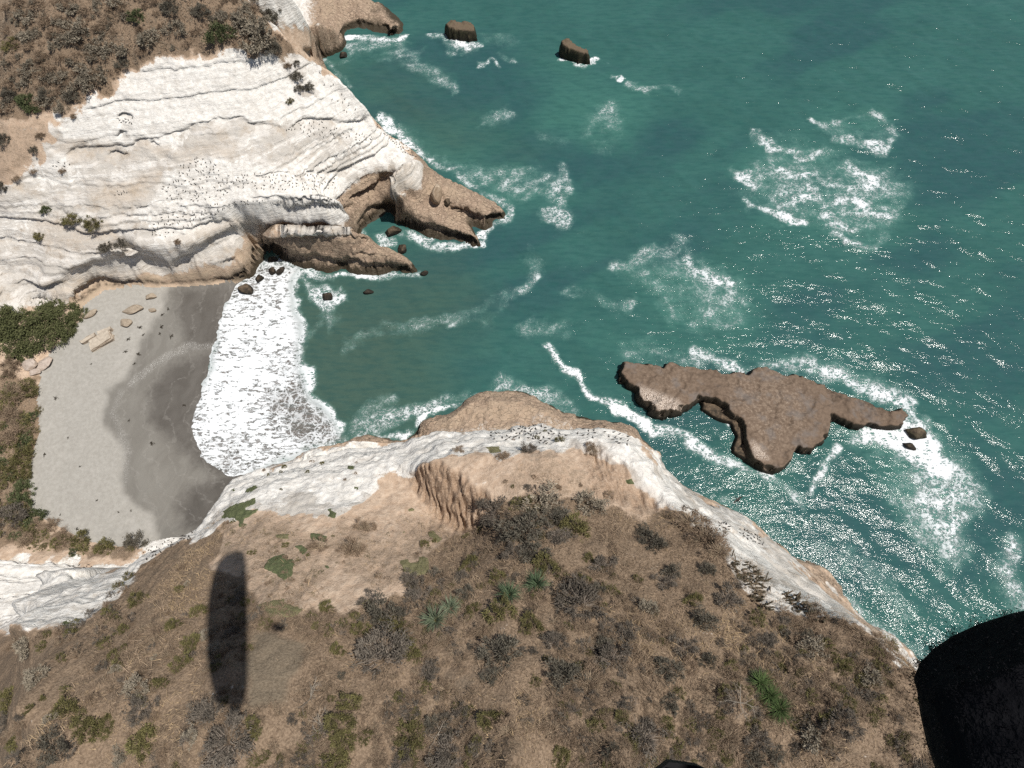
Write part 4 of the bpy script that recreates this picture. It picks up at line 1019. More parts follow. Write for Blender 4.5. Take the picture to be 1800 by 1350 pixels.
def px2m(p): return abs((np.array(p) - (0, 0, HC)) @ R[:, :].T[:, :] @ np.eye(3)).max() if False else -float((np.array(p) - np.array([0, 0, HC])) @ R[:, 2]) / F
NB_ = [0]
def shrub(kind, px, py, rpx, label, cat='shrub', group=None, parts=True, asp=1.0, loc=None, hk=1.0):
    if loc is None:
        loc, _ = hit(px, py)
    m = px2m(loc); s = rpx * m; NB_[0] += 1; i = NB_[0]
    f, br = PROTO[kind][i % 3]; rz = (i * 2.39) % 6.28
    if parts:
        root = obj('shrub', None, None, (loc[0], loc[1], loc[2] - .08 * s), (0, 0, rz), (s, s * asp, s * .95 * hk)); root.empty_display_size = .1
        obj('foliage', f, root); obj('branches', br, root)
    else:
        root = obj('shrub', f, None, (loc[0], loc[1], loc[2] - .08 * s), (0, 0, rz), (s, s * asp, s * .95 * hk))
    return tag(root, label, cat, group)

NEAR = [  # kind, x, y, radius, label
 ('grey',872,905,29,'rounded grey shrub at the head of the eroded gully scarp'),('dark',925,936,38,'broad dark shrub with olive fringe just below the gully head shrub'),('dark',937,976,25,'dark twiggy shrub left of a bare pink patch'),
 ('grey',904,972,17,'small grey shrub at the left edge of the bare pink patch'),('olive',962,1002,24,'olive grey shrub above the rightmost spiky rosette of the three'),('scrub',950,886,30,'grey green shrub capping the brush edge under tan soil'),
 ('dark',980,918,24,'dark shrub with white dead branches beside it'),('grey',982,946,22,'grey shrub below the white dead branches'),('olive',1010,935,26,'olive green low shrub right of the white dead branches'),('scrub',1035,890,26,'grey green shrub at the brush edge beside tan soil'),
 ('olive',825,998,17,'small yellow olive shrub left of the bare gully end'),('grey',814,1020,14,'small grey shrub below the small yellow olive shrub'),('dark',767,1013,14,'dark shrub touching the pale green ground mat'),('grey',722,1027,20,'grey low shrub right below the pale green ground mat'),
 ('grey',736,1054,20,'grey shrub up and left of the pale spiky rosettes'),('dark',820,1048,17,'dark shrub right beside the pale spiky rosettes'),('olive',835,1072,12,'tiny olive shrub right of the pale spiky rosettes'),('grey',647,1062,18,'grey shrub at the foot of the striped gully'),
 ('olive',575,1072,14,'olive shrub on the rim of the bare hollow, alone on tan soil'),('dark',678,1087,33,'wide dark grey shrub left of the pale spiky rosettes'),('olive',633,1110,16,'brown olive shrub left end of the wide dark grey shrub'),('olive',706,1110,19,'brown olive shrub right end of the wide dark grey shrub'),
 ('dry',850,1112,20,'dry brown shrub below the rosettes in gold grass'),('dry',778,1131,16,'dry brown shrub directly below the pale rosettes'),('olive',882,1077,27,'brown olive shrub under the middle spiky rosette'),('olive',936,1104,21,'dry olive shrub below the right spiky rosette'),
 ('grey',973,1134,20,'grey shrub between gold grass and big twiggy shrub'),('dark',882,1152,32,'dense dark green shrub in the middle of the slope'),('dark',862,1190,18,'dark tail end shrub below the dense dark green shrub'),('grey',672,1160,46,'largest grey green shrub, left of centre on the slope'),
 ('olive',722,1152,19,'shrub with yellow olive tips joined to the largest grey green shrub'),('grey',752,1183,20,'grey shrub with gold grass rim, right of the largest shrub'),('grey',1019,1066,39,'big twiggy purple grey shrub right of the rosettes'),('dark',1050,1040,14,'small dark shrub on top of the big twiggy purple grey shrub'),
 ('dark',992,1193,29,'blackish shrub leaning left, shading its own side'),('dry',1034,1206,31,'pale dry twiggy shrub right against the blackish shrub'),('grey',1075,1162,30,'grey feathery shrub right of the centre gold grass'),('grey',1101,1122,22,'upper grey feathery shrub touching another below'),
 ('dark',1062,1137,17,'brown grey shrub left of the two feathery shrubs'),('dark',1172,1180,23,'round dark grey shrub alone right of centre'),('scrub',1140,1072,18,'pale grey low shrub above the round dark one'),('grey',1170,1028,18,'brown grey shrub high on the slope near the cactus'),
 ('dark',1176,1239,16,'small dark shrub straight below the round dark grey one'),('grey',1128,1300,36,'large grey shrub at the bottom above the shoe tip'),('grey',811,1262,20,'round blue grey shrub low in the middle'),('dark',786,1289,12,'tiny dark shrub below the round blue grey one'),
 ('grey',790,1326,32,'wide grey shrub cut by the lower edge of view'),('olive',722,1299,26,'olive shrub left of a bare root line, low on the slope'),('dry',783,1212,18,'dry brown shrub in pale grass, left of the dense dark green one'),('olive',864,1268,20,'tall olive shrub below the tail end shrub'),
 ('dry',894,1287,22,'dry twiggy shrub lower right of the tall olive one'),('dry',972,1284,20,'dry grey shrub near the bottom centre'),('dark',1130,938,14,'dark little shrub high on the brush near the brown edge bushes'),('dark',1150,958,22,'dark flat shrub below the dark little one'),
 ('dry',1213,921,24,'tall brown bush standing on the brink of the white sea cliff'),('dry',1240,950,26,'second tall brown bush along the brink of the sea cliff'),('dry',1263,975,20,'third brown bush along the brink, next to the cactus'),('grey',1060,998,22,'grey shrub in red brown brush near the top'),
 ('dark',1183,1010,16,'dark shrub above the brown grey shrub near the cactus'),('dark',1243,1004,16,'dark shrub just left of the cactus'),('grey',1277,1058,24,'grey shrub under the cactus'),('dark',1240,1094,22,'dark grey shrub below left of the cactus'),
 ('grey',1204,1142,22,'grey shrub between round dark shrub and the green rosettes'),('scrub',1427,1148,24,'grey green shrub near the right cactus'),('scrub',1530,1194,20,'long grey green shrub near the right brink'),('grey',1480,1268,24,'pale grey shrub left of the black knee'),
 ('grey',1334,1300,20,'grey shrub below the bright green rosettes'),('scrub',1430,1294,24,'green grey shrub at lower right of the bright rosettes'),('dry',1280,1297,28,'red brown bush left below the bright green rosettes'),('olive',613,1240,22,'yellow olive shrub on top of a long olive strip'),
 ('olive',597,1274,22,'olive shrub in the middle of the long olive strip'),('olive',606,1302,20,'dark olive shrub low in the long olive strip'),('olive',590,1330,22,'olive shrub at the bottom end of the strip'),('grey',713,1322,20,'grey shrub at the bottom between two olive ones'),
 ('olive',117,1254,23,'yellow green shrub low on the left slope'),('olive',147,1284,24,'speckled olive shrub lower right of the yellow green one'),('olive',190,1278,16,'small olive shrub right beside the speckled olive one'),('grey',247,1250,24,'grey shrub with olive top in the lower left'),
 ('olive',253,1307,25,'bright olive shrub low on the left slope, right of the others'),('grey',362,1262,28,'grey shrub just under the lower end of the wing shadow'),('olive',443,1277,16,'green olive shrub right under the wing shadow'),('grey',400,1308,40,'wide dark grey shrub under the wing shadow'),
 ('dark',93,1318,26,'dark shrub in the lower left corner'),('olive',243,1057,16,'olive shrub high on the left slope near the white rock'),('olive',307,1102,14,'small olive shrub left of the wing shadow'),('olive',333,1134,16,'olive shrub close to the left side of the wing shadow'),
 ('olive',320,1168,18,'olive brown shrub lower along the left side of the wing shadow'),('scrub',240,1212,21,'grey green shrub in the middle of the left slope'),('dry',213,1104,20,'dark brown bush on the left slope below the white rock'),('dry',293,1154,14,'small brown bush left of the wing shadow'),
 ('scrub',67,1192,20,'grey green shrub near the left edge'),('scrub',50,1135,20,'pale green low shrub below the white rock outcrop'),('olive',18,1232,20,'olive shrub at the left edge of the slope'),('dry',560,965,20,'oval brown bush on bare tan soil'),('dry',620,968,26,'brown bush on bare soil right of the oval one'),('dry',640,930,18,'brown bush on bare soil nearest the white rim'),
 ('grey',930,795,17,'dark brown bush on the tan knoll of the near headland'),('dry',885,805,14,'brown bush left of the dark one on the tan knoll'),('grey',931,860,9,'tiny grey bush alone on tan soil'),('dry',805,793,10,'brown tuft on top of the gully scarp'),
 ('olive',985,775,8,'little olive tuft in a nook of the white rim'),('dry',1040,790,12,'brown tuft behind the white knob'),
]
for k, x, y, r_, lab in NEAR: shrub(k, x, y, r_ * (1.35 if 'brink' in lab and k == 'dry' else 1.12), lab)
FAR = [('green',386,62,24,'dark green bush at the brow of the white cliff'),('scrub',452,66,30,'largest grey green bush on the far brow'),('scrub',430,42,26,'grey green bush behind the largest one on the far brow'),('dark',474,28,18,'dark bush at the edge of the far cove'),
 ('green',240,30,15,'green bush inland on the far plateau'),('dark',352,22,16,'dark bush inland near the top of view'),('scrub',165,140,24,'grey bush near the left end of the white brow'),('dark',128,168,14,'dark round bush on bare soil at the left brow'),
 ('green',60,190,16,'lowest green bush at the left of the far brow'),('green',45,176,16,'green bush above the lowest one'),('dark',78,165,12,'dark bush right of the green pair'),('scrub',106,190,12,'grey bush just above the white brow corner'),('dark',216,112,12,'dark bush touching the top of the white rock'),
 ('olive',22,80,15,'olive bush at the left edge of the far plateau'),('dark',18,168,15,'dark bush at the far left of the plateau edge'),('dark',8,246,13,'dark bush on bare slope at the left edge'),('dry',70,238,9,'brown tuft on the bare slope left of the white rock'),
 ('dark',60,264,8,'dark tuft on a white ledge at the left'),('dry',110,300,7,'brown tuft in a white ledge'),('dark',5,330,11,'dark bush on the pale slope at the left edge'),('dry',30,312,8,'brown bush on the pale slope'),('green',80,370,9,'green bush on the pale ledge upper left of a pair'),
 ('olive',128,386,15,'left one of two olive bushes on the white ledge'),('olive',163,393,15,'right one of two olive bushes on the white ledge'),('olive',70,416,10,'olive tuft low on the pale slope'),('dry',505,116,9,'brown bush at the top of the tan streak'),
 ('dark',521,136,11,'dark round bush high in the tan streak'),('dark',526,156,9,'dark bush in the middle of the tan streak'),('dark',543,153,10,'dark round bush right in the tan streak'),('olive',509,178,7,'tiny olive tuft below the tan streak'),('dark',520,112,7,'tiny dark bush by the top of the tan streak'),
 ('dry',130,204,7,'tiny brown bush on the corner of the white rock'),('dark',186,436,12,'dark shaggy bush over the cliff shade'),('dark',214,426,12,'second dark shaggy bush over the cliff shade'),('dry',312,425,7,'red brown tuft on the white rock'),('dark',480,85,15,'dark bush low at the brow above the tan streak'),
 ('dry',75,125,16,'brown bush on the left of the far plateau'),('scrub',260,70,20,'grey bush in the middle of the far plateau'),('scrub',310,52,18,'grey green bush right of the middle of the plateau'),('dark',300,15,16,'dark bush at the top edge of view'),('scrub',140,60,22,'wide grey bush in the left plateau brush'),
 ('dry',60,300,7,'tiny brown tuft at the left slope')]
for k, x, y, r_, lab in FAR: shrub(k, x, y, r_ * 1.05, lab, 'bush')
BACK = [('dry',15,650,20,'brown bush left of the pink boulders'),('olive',44,688,18,'olive bush below the pink boulders'),('dry',20,690,24,'grey brown bush behind the olive one'),('green',52,738,13,'bright olive bush at the sand edge'),('dry',18,730,20,'brown bush at the left edge behind the beach'),
 ('olive',36,800,19,'green olive bush by the sand, middle of the row'),('olive',45,832,14,'small olive bush by the sand'),('green',40,862,18,'bright green bush at the foot of the bank'),('green',32,888,20,'green bush below the bright green one'),('green',64,908,18,'green bush at the lower corner of the sand'),
 ('dry',90,926,16,'brown bush at the lower corner of the sand'),('grey',18,915,26,'grey brown bush at the left edge of the lower bank'),('olive',140,952,19,'olive brown bush under the sand edge'),('dry',110,945,18,'brown bush left of the olive brown one under the sand'),('olive',185,966,17,'olive bush right of the olive brown one'),
 ('dark',238,958,20,'dark grey bush next to the white rim at the sand'),('green',128,972,8,'tiny green bush on the tan bank'),('dry',40,955,16,'dry bush on the tan bank'),('dry',12,770,20,'dry bush on the bank behind the sand'),('olive',18,825,18,'olive bush on the bank behind the green row')]
for k, x, y, r_, lab in BACK: shrub(k, x, y, r_ * 1.1, lab, 'bush', None)
# the big spreading bush at the head of the beach: one crown of many lobes
def spreading_bush():
    loc, _ = hit(75, 590); loc = np.array(loc); root = obj('spreading_bush', None, None, loc); root.empty_display_size = .3
    tag(root, 'big spreading green bush at the inner corner of the beach', 'bush')
    Vs, Cs = [], []
    r = np.random.default_rng(77)
    for x, y, rp in [(10,575,34),(40,565,32),(75,562,34),(108,560,30),(135,560,20),(25,605,30),(62,600,32),(95,588,28),(118,582,20),(0,560,30),(-30,590,36),(-20,620,28),(40,622,20),(90,548,22)]:
        p = np.array(hit(max(x, 2), y)[0]); p[0] += (min(x, 2) - 2) * .13
        me = PROTO['green'][len(Vs) % 3][0]; co = np.empty(len(me.vertices) * 3, np.float32); me.vertices.foreach_get('co', co); co = co.reshape(-1, 3)
        s = rp * px2m(p); a = r.random() * 6.28; c_, s_ = math.cos(a), math.sin(a)
        co = np.stack([co[:, 0] * c_ - co[:, 1] * s_, co[:, 0] * s_ + co[:, 1] * c_, co[:, 2] * .55], 1) * s + p - loc
        cl = np.empty(len(me.vertices) * 4, np.float32); me.attributes['tint'].data.foreach_get('color', cl)
        Vs.append(co); Cs.append(cl.reshape(-1, 4)[:, :3] * (1.15, 1.05, 1.0))
    V = np.vstack(Vs); me = new_mesh('foliage', V, np.arange(len(V), dtype=np.int32).reshape(-1, 3), MAT_LEAF); cattr(me, 'tint', np.vstack(Cs))
    obj('foliage', me, root); obj('branches', PROTO['green'][0][1], root, scale=4)
spreading_bush()

# fillers: the brush between the bushes one can point to
def in_polys(x, y, polys): return max(float(poly_sd(np.array([x]), np.array([y]), p)[0]) for p in polys)
taken = [(x, y, r_) for _, x, y, r_, _ in NEAR + FAR + BACK]
COLOUR = dict(grey='grey', olive='olive', dark='dark', dry='brown', scrub='grey green', green='green')
USED = set()
def place_label(k, x, y, s, fallback):
    """say which of the small shrubs it is by the bush one can point to next to it"""
    for _, a, b_, q_, lab in sorted(NEAR + FAR + BACK, key=lambda t: (t[1] - x) ** 2 + (t[2] - y) ** 2)[:4]:
        w = lab.replace(',', '').split(); w = w[:9]
        while w[-1] in ('the', 'of', 'and', 'a', 'on', 'in', 'to', 'at', 'by', 'below', 'beside', 'between', 'left', 'right', 'with', 'near', 'under', 'one', 'lower', 'upper', 'dark', 'dense', 'white', 'bright', 'brown', 'olive', 'its', 'own', 'above', 'wing', 'green', 'spiky', 'just', 'grey', 'along', 'tan', 'gold', 'joined', 'bare', 'big', 'blue', 'round', 'largest', 'far', 'pale', 'next', 'cut', 'two', 'three', 'rightmost', 'lying', 'touching', 'first', 'second', 'third', 'sea', 'straight', 'low', 'high', 'directly', 'end'): w = w[:-1]
        if len(w) < 3: continue
        d = ('right of' if x > a else 'left of') if abs(x - a) > abs(y - b_) else ('below' if y > b_ else 'above')
        for size in ('small', 'tiny' if s < 10 else 'fair sized'):
            t = size + ' ' + COLOUR[k] + ' shrub ' + d + ' the ' + ' '.join(w)
            if t not in USED and len(t.split()) <= 16: USED.add(t); return t
    return fallback
def fill(n, polys, box, sizes, kinds, label, group, avoid=None, seed=0):
    r = random.Random(seed); c = 0; tries = 0
    while c < n and tries < n * 40:
        tries += 1
        x, y = r.uniform(*box[0]), r.uniform(*box[1]); s = r.uniform(*sizes)
        if in_polys(x, y, polys) < 6 or (avoid and in_polys(x, y, avoid) > -4): continue
        if any((x - a) ** 2 + (y - b_) ** 2 < (.75 * (s + q_)) ** 2 for a, b_, q_ in taken): continue
        taken.append((x, y, s)); k = r.choice(kinds)
        shrub(k, x, y, s, place_label(k, x, y, s, label[k]), 'shrub', group, parts=False, asp=r.uniform(.7, 1.2)); c += 1
nl = lambda where: dict(grey='small grey shrub in the dry brush ' + where, olive='small olive shrub in the dry brush ' + where, dark='small dark shrub in the dry brush ' + where, dry='small brown shrub in the dry brush ' + where, scrub='small grey green shrub in the dry brush ' + where, green='small green shrub in the dry brush ' + where)
fill(66, BRUSH[:1], ((480, 1640), (880, 1345)), (7, 18), ['grey', 'dry', 'dry', 'dark', 'olive', 'grey'], nl('on the right of the wing shadow'), 'small shrubs filling the near slope', SPARSE + BARE, 1)
fill(34, BRUSH[:1], ((0, 440), (990, 1345)), (7, 17), ['olive', 'dry', 'dry', 'scrub', 'grey'], nl('on the left slope beside the wing shadow'), 'small shrubs filling the left slope', SPARSE + BARE, 2)
fill(70, BRUSH[1:2], ((0, 500), (0, 190)), (5, 13), ['scrub', 'dry', 'dry', 'dry'], nl('of the far plateau'), 'small shrubs on the far plateau', None, 3)
fill(34, SPARSE[:3], ((380, 1180), (800, 1080)), (3, 9), ['dry', 'olive', 'dry'], nl('dotted on tan soil'), 'tufts dotted on the tan soil', None, 4)
fill(14, [[(440,810),(660,790),(660,850),(500,870),(420,880)], [(860,760),(980,750),(980,780),(860,780)]], ((400, 990), (745, 890)), (3, 5), ['dry', 'olive'], nl('dotted on the white rim'), 'tufts dotted on the white rim', None, 5)

# low growth between them, too dense to pick apart: one mass
def undergrowth(n, polys, box, sizes, kinds, name, label, seed):
    r = np.random.default_rng(seed); Vs, Cs = [], []; c = 0
    xs_ = r.uniform(*box[0], n * 4); ys_ = r.uniform(*box[1], n * 4); sd = np.max([poly_sd(xs_, ys_, p) for p in polys], 0)
    dens = sstep(-.35, .35, fbm(xs_, ys_, 150, 3, seed)); bare = np.max([poly_sd(xs_, ys_, p) for p in BARE], 0)
    ok = (sd > (16 if name == 'plateau_undergrowth' else 4)) & (bare < -2) & (r.random(n * 4) < dens)
    for x, y in zip(xs_[ok][:n], ys_[ok][:n]):
        p = np.array(hit(x, y)[0])
        if p[2] < 3.2 or (polys is not BRUSH and name != 'bank_undergrowth' and p[2] < 18): continue
        k = kinds[r.integers(len(kinds))]
        for me, m_ in zip(PROTO[k][r.integers(3)], (420 if sizes[1] > 8 else 120, 60 if sizes[1] > 8 else 30)):
            nv = len(me.vertices); co = np.empty(nv * 3, np.float32); me.vertices.foreach_get('co', co); cl = np.empty(nv * 4, np.float32); me.attributes['tint'].data.foreach_get('color', cl)
            T = co.reshape(-1, 3)[:nv // 3 * 3].reshape(-1, 3, 3); K = cl.reshape(-1, 4)[:nv // 3 * 3, :3].reshape(-1, 3, 3)
            q_ = r.choice(len(T), min(m_, len(T)), replace=False); s = r.uniform(*sizes) * px2m(p); a = r.random() * 6.28; c_, s_ = math.cos(a), math.sin(a)
            t = T[q_]; ctr = t.mean(1, keepdims=True); t = ctr + (t - ctr) * 1.7
            t = np.stack([t[..., 0] * c_ - t[..., 1] * s_, t[..., 0] * s_ + t[..., 1] * c_, t[..., 2] * .8], -1) * s + p
            Vs.append(t.reshape(-1, 3)); Cs.append((K[q_] * r.uniform(.8, 1.2)).reshape(-1, 3))
    V = np.vstack(Vs); me = new_mesh(name, V, np.arange(len(V), dtype=np.int32).reshape(-1, 3), MAT_LEAF); cattr(me, 'tint', np.vstack(Cs))
    tag(obj(name, me), label, kind='stuff')
undergrowth(1900, BRUSH[:1], ((-40, 1760), (880, 1420)), (6, 15), ['dry', 'dry', 'dry', 'grey', 'olive', 'dry'], 'low_undergrowth', 'low dry undergrowth between the shrubs of the near slope', 3)
undergrowth(150, SPARSE[:3], ((380, 1180), (800, 1080)), (2.5, 7), ['dry', 'dry', 'olive'], 'sparse_tufts', 'sparse dry tufts on the tan soil of the near headland', 9)
undergrowth(250, BRUSH[1:2], ((-40, 540), (-40, 230)), (5, 13), ['dry', 'dry', 'scrub'], 'plateau_undergrowth', 'low grey undergrowth of the far plateau', 6)

undergrowth(190, BRUSH[2:3], ((-40, 260), (640, 985)), (6, 14), ['olive', 'dry', 'green', 'dry', 'olive'], 'bank_undergrowth', 'low green and brown undergrowth on the bank behind the beach', 12)
# ---- spiky rosettes
def rosette_mesh(seed, ca, cb):
    r = np.random.default_rng(seed); V = []; Fc = []; C = []
    for k in range(210):
        a = r.uniform(0, 6.28); e = r.uniform(.05, 1.35); L = r.uniform(.75, 1.05); w = .026; n = 4; b0 = len(V); t_ = r.random(); p = np.array([r.normal(0, .05), r.normal(0, .05), .05]); d = np.array([math.cos(a) * math.cos(e), math.sin(a) * math.cos(e), math.sin(e)])
        side = np.array([-math.sin(a), math.cos(a), 0])
        for i in range(n):
            t = i / n; V += [p + side * w * (1 - t), p - side * w * (1 - t)]; p = p + d * L / n; d = unit(d + np.array([0, 0, -.22]))
        V.append(p); Fc += [(b0 + 2 * i, b0 + 2 * i + 1, b0 + 2 * i + 3) for i in range(n - 1)] + [(b0 + 2 * i, b0 + 2 * i + 3, b0 + 2 * i + 2) for i in range(n - 1)] + [(b0 + 2 * n - 2, b0 + 2 * n - 1, b0 + 2 * n)]
        C += [np.array(ca) + (np.array(cb) - ca) * t_] * (2 * n + 1)
    me = new_mesh('rosette', np.array(V), np.array(Fc, np.int32), MAT_LEAF); cattr(me, 'tint', np.array(C)); return me
RA = rosette_mesh(1, (.080, .105, .062), (.175, .205, .135)); RB = rosette_mesh(2, (.040, .066, .034), (.105, .140, .078)); RC = rosette_mesh(3, (.034, .060, .018), (.085, .120, .045))
for me, x, y, r_, lab in [(RA,766,1090,27,'paler lower one of the paired spiky rosettes left of centre'),(RA,792,1070,22,'smaller upper one of the paired spiky rosettes left of centre'),(RB,895,1046,25,'spiky rosette above the brown olive shrub, middle of the slope'),(RB,943,1028,25,'deep green star shaped spiky rosette, highest of all'),
                          (RC,1334,1200,22,'upper bright green grassy rosette on the right slope'),(RC,1352,1222,22,'middle bright green grassy rosette on the right slope'),(RC,1368,1246,24,'lower bright green grassy rosette on the right slope')]:
    p, n = hit(x, y); root = obj('spiky_rosette', None, None, p, (0, 0, x), r_ * 1.3 * px2m(p)); root.empty_display_size = .1
    tag(root, lab, 'rosette plant', 'spiky rosette plants on the near slope'); obj('leaves', me, root)
# ---- cactus thicket on the brink
def cactus_stem(seed):
    r = np.random.default_rng(seed); V = []; Fc = []; n = 8; rings = 5; p = np.zeros(3); d = unit(np.array([r.normal(0, .25), r.normal(0, .25), 1.0]))
    for k in range(rings + 1):
        t = k / rings; rad = .062 * (1 if t < .85 else .6) * (.8 + .2 * min(1, 4 * t)); u = unit(np.cross(d, [0.3, 1, 0])); v = np.cross(d, u)
        for i in range(n): a = 6.283 * i / n; rr = rad * (1 + .14 * (i % 2)); V.append(p + (u * math.cos(a) + v * math.sin(a)) * rr)
        p = p + d * 1.0 / rings; d = unit(d + r.normal(0, .10, 3))
    for k in range(rings):
        for i in range(n): Fc.append((k * n + i, k * n + (i + 1) % n, (k + 1) * n + (i + 1) % n, (k + 1) * n + i))
    Fc.append(tuple(rings * n + i for i in range(n)))
    b = NB('cactus_skin') if 'cactus_skin' not in bpy.data.materials else None
    if b: b.fin(b.mix(b.ss(.4, .65, b.noise(6, 3)), (.048, .044, .028), (.16, .12, .082)), .8, b.bump(b.noise(30, 2), .02))
    return new_mesh('stem', V, Fc, bpy.data.materials['cactus_skin'], True)
CS = [cactus_stem(k) for k in range(5)]
rr = random.Random(8)
for pts, n, lab in (([(1284,980),(1310,992),(1332,1008),(1350,1032),(1326,1040),(1300,1018)], 80, 'upper thicket of dark finger cactus on the brink of the sea cliff'), ([(1318,1045),(1345,1050),(1348,1075),(1330,1080)], 34, 'lower tail of dark finger cactus running down from the upper thicket'),
                    ([(1372,1042),(1400,1052),(1430,1075),(1455,1092),(1425,1088),(1395,1068)], 70, 'right thicket of dark finger cactus along the white cliff edge')):
    cx, cy = np.mean(pts, 0); loc, _ = hit(cx, cy); root = obj('cactus_thicket', None, None, loc); root.empty_display_size = .2
    tag(root, lab, 'cactus', 'cactus thickets on the brink'); k = 0
    while k < n:
        x, y = rr.uniform(min(p[0] for p in pts) - 6, max(p[0] for p in pts) + 6), rr.uniform(min(p[1] for p in pts) - 6, max(p[1] for p in pts) + 6)
        if in_polys(x, y, [pts]) < -4: continue
        p, _ = hit(x, y); a = rr.uniform(0, 6.28); lean = rr.uniform(.3, 1.1); s = rr.uniform(.3, .65)
        obj('stem', CS[k % 5], root, p - loc, (lean * math.sin(a), lean * math.cos(a), a), (1.0, 1.0, s)); k += 1
# ---- cushion mats
MATS = [([(388,900),(404,889),(430,881),(450,873),(453,884),(432,894),(456,893),(452,903),(431,912),(437,925),(420,927),(412,912),(394,912)],0,'largest green mat on the white and tan rim, left end'),([(575,894),(593,900),(591,913),(575,910)],0,'triangular green mat on pale soil'),
        ([(539,935),(560,934),(578,945),(570,955),(548,951)],0,'green mat on tan soil left of the brown bushes'),([(518,955),(535,955),(543,968),(536,976),(520,968)],0,'small round green mat above the oval brown bush'),([(470,981),(488,973),(505,969),(511,980),(521,992),(515,1010),(500,1026),(482,1010),(462,1001)],0,'ragged green mat right of the wing shadow tip'),
        ([(700,986),(714,980),(730,986),(740,975),(752,978),(758,1000),(750,1013),(725,1012),(705,1006)],1,'pale heart shaped green mat at the gully end'),([(750,935),(764,931),(779,945),(770,956),(752,946)],1,'green mat between gully scarp and brush'),([(712,895),(727,889),(731,899),(716,902)],1,'small oval green mat in the gully'),
        ([(708,930),(718,932),(714,938),(706,936)],1,'tiny green mat in the gully floor'),([(103,1101),(118,1090),(126,1099),(114,1111)],0,'dark green mat at the foot of the white outcrop'),([(430,860),(446,851),(452,857),(440,865),(432,866)],0,'green mat high on the white rim'),([(398,861),(412,856),(420,861),(408,866)],0,'thin green mat on the white rim edge'),
        ([(620,853),(632,857),(629,867),(620,862)],0,'tiny green mat beside the white rim'),([(612,819),(624,820),(622,826),(613,826)],0,'tiny dark green mat in the middle of the white rim'),([(450,1062),(500,1052),(540,1068),(520,1090),(470,1088)],1,'pale green mat right of the wing shadow middle'),([(482,938),(512,936),(510,950),(485,950)],1,'faint green mat on tan soil under the largest mat'),
        ([(565,992),(582,994),(578,1003),(566,1001)],0,'small olive mat on tan soil near the ragged one'),([(855,787),(875,785),(880,795),(864,798)],1,'olive mat behind the knoll bushes'),([(1095,842),(1113,840),(1117,855),(1103,852)],0,'lone green mat on the eroded tan face')]
def mat_material(name, a, c):
    b = NB(name); n2 = b.noise(3.5, 4, .6); n3 = b.noise(14, 4, .65)
    col = b.mix(b.ss(.3, .7, n2), a, c); col = b.mix(b.math('MULTIPLY', b.ss(.55, .75, n3), .6), col, tuple(v * .45 for v in a))
    return b.fin(col, .85, b.bump(b.math('ADD', n2, n3), .12, 1.0), .2)
MM = [mat_material('cushion_green', (.105, .125, .058), (.155, .170, .085)), mat_material('cushion_pale', (.185, .175, .085), (.245, .225, .125))]
for pts, mi, lab in MATS:
    P = np.array([np.array(hit(x, y)[0]) for x, y in pts]); x0, y0 = P[:, :2].min(0) - .4; x1, y1 = P[:, :2].max(0) + .4; res = .07
    gx = np.arange(x0, x1, res); gy = np.arange(y0, y1, res); X, Y = np.meshgrid(gx, gy)
    sd = poly_sd(X + .22 * fbm(X, Y, .6, 3, 5), Y + .22 * fbm(X, Y, .6, 3, 6), P[:, :2]); Z = ground(X, Y) - .12 + (.24 + .10 * fbm(X, Y, .35, 3, 7)) * sstep(-.05, .30, sd)
    kp = sd > -.12; qd = kp[:-1, :-1] & kp[1:, :-1] & kp[:-1, 1:] & kp[1:, 1:]; J, I = np.where(qd); w_ = len(gx)
    if not len(J): continue
    F4 = np.stack([J * w_ + I, J * w_ + I + 1, (J + 1) * w_ + I + 1, (J + 1) * w_ + I], 1); ids, inv = np.unique(F4, return_inverse=True)
    tag(obj('cushion_mat', new_mesh('cushion_mat', np.stack([X, Y, Z], -1).reshape(-1, 3)[ids], inv.reshape(F4.shape), MM[mi], True)), lab, 'mat plant', 'green cushion mats on the near headland')
